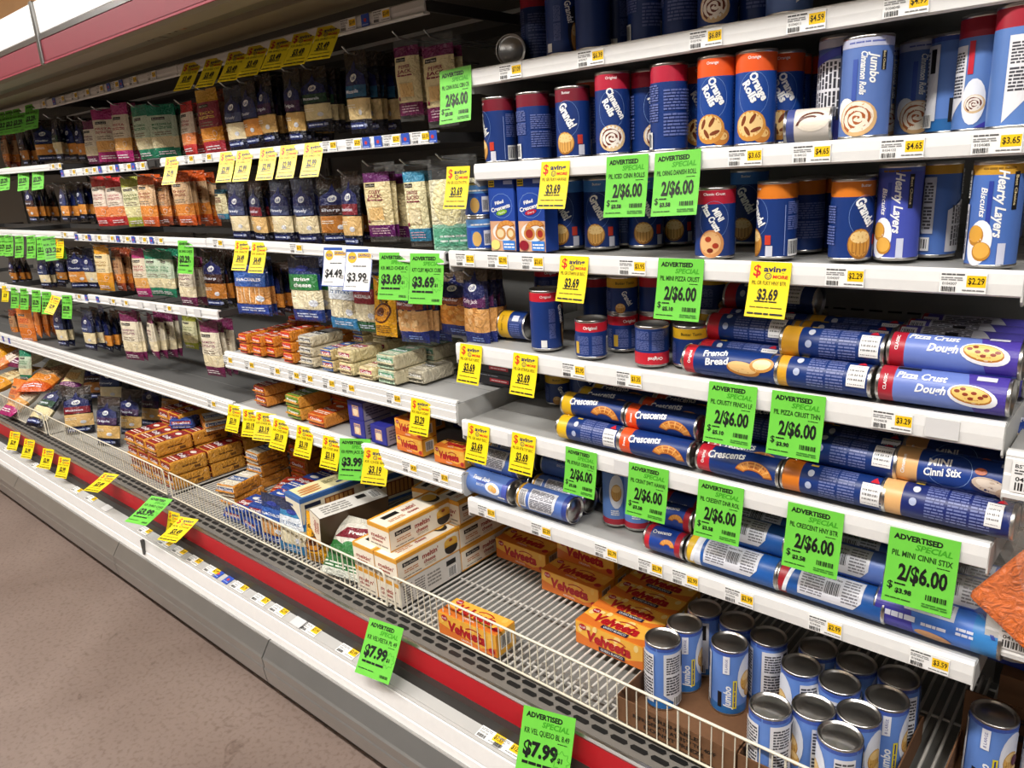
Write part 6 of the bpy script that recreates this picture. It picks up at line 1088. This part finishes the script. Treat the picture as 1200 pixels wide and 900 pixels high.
for px, py, y, it, lb in ((537, 195, yu, 'PIL GR SOUTH STYL', 'for southern style biscuits at the left end of the second shelf'), (651, 189, yu, 'PIL GR FLKY HAWAII', 'for flaky biscuits over the light-blue-topped cans'), (673, 300, yr, 'PIL GR STHRN LR BISC', 'reading $3.69 on the eye-level shelf above short cans'), (904, 307, yr, 'PIL GR FLKY HNY BTR', 'for honey butter biscuits on the eye-level shelf'), (552, 404, yr, 'PIL GR FLKY BISC', 'at the left end of the fourth shelf'), (616, 415, yr, 'PIL GR BTRMLK BISC', 'second from the left on the fourth shelf'), (561, 498, yr, 'PIL GR HNY BISC', 'at the left end of the fifth shelf'), (614, 509, yr, 'PIL GR BTR TST BISC', 'second from the left on the fifth shelf')):
    hang_tag('Y', px, py, y, YN+lb, it, '$3.69', '', 3, 8, 1, 1.0)
for i, (px, py) in enumerate(((275, 475), (294, 480), (312, 484), (330, 492), (358, 500), (389, 512), (442, 526))): hang_tag('Y', px, py, yr-.001, YN+'on the lower ridged shelf, %s from the left' % ('first', 'second', 'third', 'fourth', 'fifth', 'sixth', 'seventh')[i], 'KR CHSE BAR', '$3.19', '', (8, 18, 34, 10, 10, 10, 30)[i], (14, 12, 16, 14, 12, 12, 14)[i], (0, 0, 8, 4, 3, 2, 6)[i], (1, 1, 1, 1.05, 1.05, 1.05, 1.1)[i])
hang_tag('Y', 493, 468, yr-.001, YN+'reading $3.29 over the small yellow loaf boxes', 'KR VELV LOAF', '$3.29', '', 4, 8, 0, 1.0)
for i, (px, py) in enumerate(((18, 506), (35, 515), (57, 526), (76, 536))): hang_tag('Y', px, py, 1.07, YN+'against the red strip at the aisle, %s from the left' % ('first', 'second', 'third', 'fourth')[i], 'KR CHSE', '$2.99', '', 22, 20, 3, .95)
hang_tag('Y', 131, 555, 1.085, YN+'flipped up over the red strip, left one', 'KR CHSE', '$3.49', '', 18, 68, 0, 1.15); hang_tag('Y', 222, 607, 1.085, YN+'flipped up over the red strip, right one', 'KR CHSE', '$3.49', '', 18, 68, 0, 1.2); hang_tag('Y', 204, 600, 1.070, YN+'half hidden under the bent green tag', 'KR CHSE', '$3.49', '', 10, 14, 0, .9); hang_tag('Y', 69, 279, yr+.01, YN+'half hidden behind the sixth green tag of the third rail', 'KR SHRD', '$2.99', '', 14, 8, 0, .95); hang_tag('Y', 6, 335, yr, YN+'on the lowest rail at the frame edge', 'KR SHRD', '$2.99', '', 14, 8, 0, .9); hang_tag('Y', 66, 347, yr-.01, YN+'tilted between two green tags of the lowest rail', 'KR SHRD', '$2.99', '', 14, 26, 10, .95)
# tickets lying in the front channel, children of the case
for px, py, p in ((90, 574, '$2.99'), (107, 584, '$2.99'), (125, 595, 'p'), (172, 621, '$3.49'), (197, 635, '$3.49'), (212, 645, '$3.49'), (229, 656, '$3.49'), (249, 668, '$3.49'), (257, 672, 'b'), (268, 679, 'b'), (280, 688, '$3.79'), (304, 703, '$3.79'), (325, 716, '$2.99'), (349, 730, 'p'), (362, 738, '$3.99'), (404, 765, '$3.99'), (572, 866, '$7.99'), (592, 878, '$12.9'), (14, 524, '$2.99'), (44, 545, '$2.99'), (690, 940, '$7.99')):
    P = on_z(px, py, .266); o = link('price_label', ticket_mesh('' if p in 'bp' else p, p if p in 'bp' else 'w', .033), case); o.location = P-CO; o.location.y = 1.0475-CO.y; o.location.z = .2652-CO.z; o.rotation_euler = (R(-78), 0, 0); o.scale = (1.2, 1, 1.12)
# ------------------------------------------------------------------ the next bay at the right frame edge
XR = -.163
edge_shelves = [shelf(XR, XR+1.2, YL, 1.081, .075, 'white ridged shelf starting at the right frame edge, upper one', 'ridge', [], '#a9a9a7!'), shelf(XR, XR+1.2, YL+.02, .795, .082, 'white ridged shelf at the right frame edge, lower one under an orange bag', 'ridge', [], '#b5b5b2!')]
mbt = MB(); mbt.box(0, .075, -.0012, 0, -.026, .026, '#f0f0ee'); d = Dec(mbt, flat((0, -.0012, 0), (1, 0, 0), (0, 0, 1), (0, -1, 0)), h0=.0002)
d.txt('BST-CH CORN', .004, .018, .006, '#222222', .062, al='L', bold=.02); d.lines(.004, .004, .04, .013, 2, '#555555'); d.txt('0410779', .006, -.003, .007, '#222222', .04, al='L', bold=.02); d.bars(.006, -.022, .045, -.009); tkm = mbt.mesh('price_label')
for s_, dz, px, py, y in ((edge_shelves[0], -.037, 1187, 552, YL), (edge_shelves[1], -.041, 1172, 740, YL+.02)):
    P = on_y(px, py, y); o = link('price_label', tkm, s_); o.location = (P.x-s_.location.x, -.0125, dz)
def orange_bag(d, W, H): pass
bag('cheese_block_bag', .20, .26, .07, [(0, 1.01, '#dcd9d2%')], None, belly=.4); mbk = MB(); mbk.box(-.08, .08, -.022, .022, -.225, -.085, '#d9681a~', .012); KINDS['cheese_block_bag'].append(('cheese_block', mbk.mesh('cheese_block'), [])); bag('clear_roll_bag', .20, .20, .10, [(0, .2, '#d9cfc4%'), (.2, .8, '#ddd3c8%'), (.8, 1.01, '#e0dcd6%')], None, belly=.45)
for k in range(3):
    mbr = MB(); mbr.lathe([(.0005, -.03), (.022, -.026), (.034, -.012), (.036, .0), (.03, .014), (.016, .024), (.0005, .027)], '#c9a083', 16, True, 'Z', ((-.045, .035, .0)[k], .0, (-.13, -.12, -.075)[k])); KINDS['clear_roll_bag'].append(('bread_roll', mbr.mesh('bread_roll'), []))
stamp('cheese_block_bag', 'cheese_bag', (-.215, 1.37, .905), (R(-16), R(-56), R(8)), (.85, .9, .85), 'orange cheese block in a clear bag slumped over the shelf end', 'bag')
stamp('cheese_block_bag', 'cheese_bag', (-.09, 1.40, .955), (R(-20), R(-35), R(14)), (1, .8, 1), 'second orange cheese block bag at the right frame edge', 'bag'); stamp('clear_roll_bag', 'roll_bag', (-.095, 1.315, 1.02), (R(-8), R(-16), R(6)), (.62, .6, .75), 'clear crinkled bag of pale rolls at the right frame edge', 'bag')
carton('jumbo_blue_box', .20, .10, .10, '#26348c', {'F': wall_blue}); place('jumbo_blue_box', 'dough_carton', on_y(1176, 790, 1.585).x+.02, 1.64, .545, 'dark blue carton with a jam biscuit picture behind the right tray', 'box', rz=-4)
mb = MB(); mb.box(-.18, .18, 0, .30, 0, .2085, '#6f4c30^'); o = link('cardboard_carton', mb.mesh('cardboard_carton'), None, (XR+.19, 1.555, ZD+.001)); tag(o, 'plain brown cardboard carton carrying the dark blue carton', 'box')
tray(-.205, .20, 1.29, 1.54, ZD+.0005, 'brown cardboard tray of jam biscuit cans at the right frame edge', back=.16, text=False)
def jam_draw(d, r, h): jbis_draw(d, r, h); d.ell(.046, h*.56, .007, .013, '#5c1020', 0, 10)
stand_can('jumbo_jam', .040, .166, '#6389d0', None, 0, jam_draw, ('#2c6cae', .022))
q = on_z(1166, 836, ZD+.17); x_ = max(q.x, -.157); stand_at('jumbo_jam', x_, q.y-.0, ZD+.0042, 'jumbo can with a jam-topped biscuit picture near the right frame edge', -2, group='jam biscuit cans'); stand_at('jumbo_jam', x_+.09, q.y+.03, ZD+.0042, 'jumbo can cut off by the right frame edge', 20, group='jam biscuit cans')
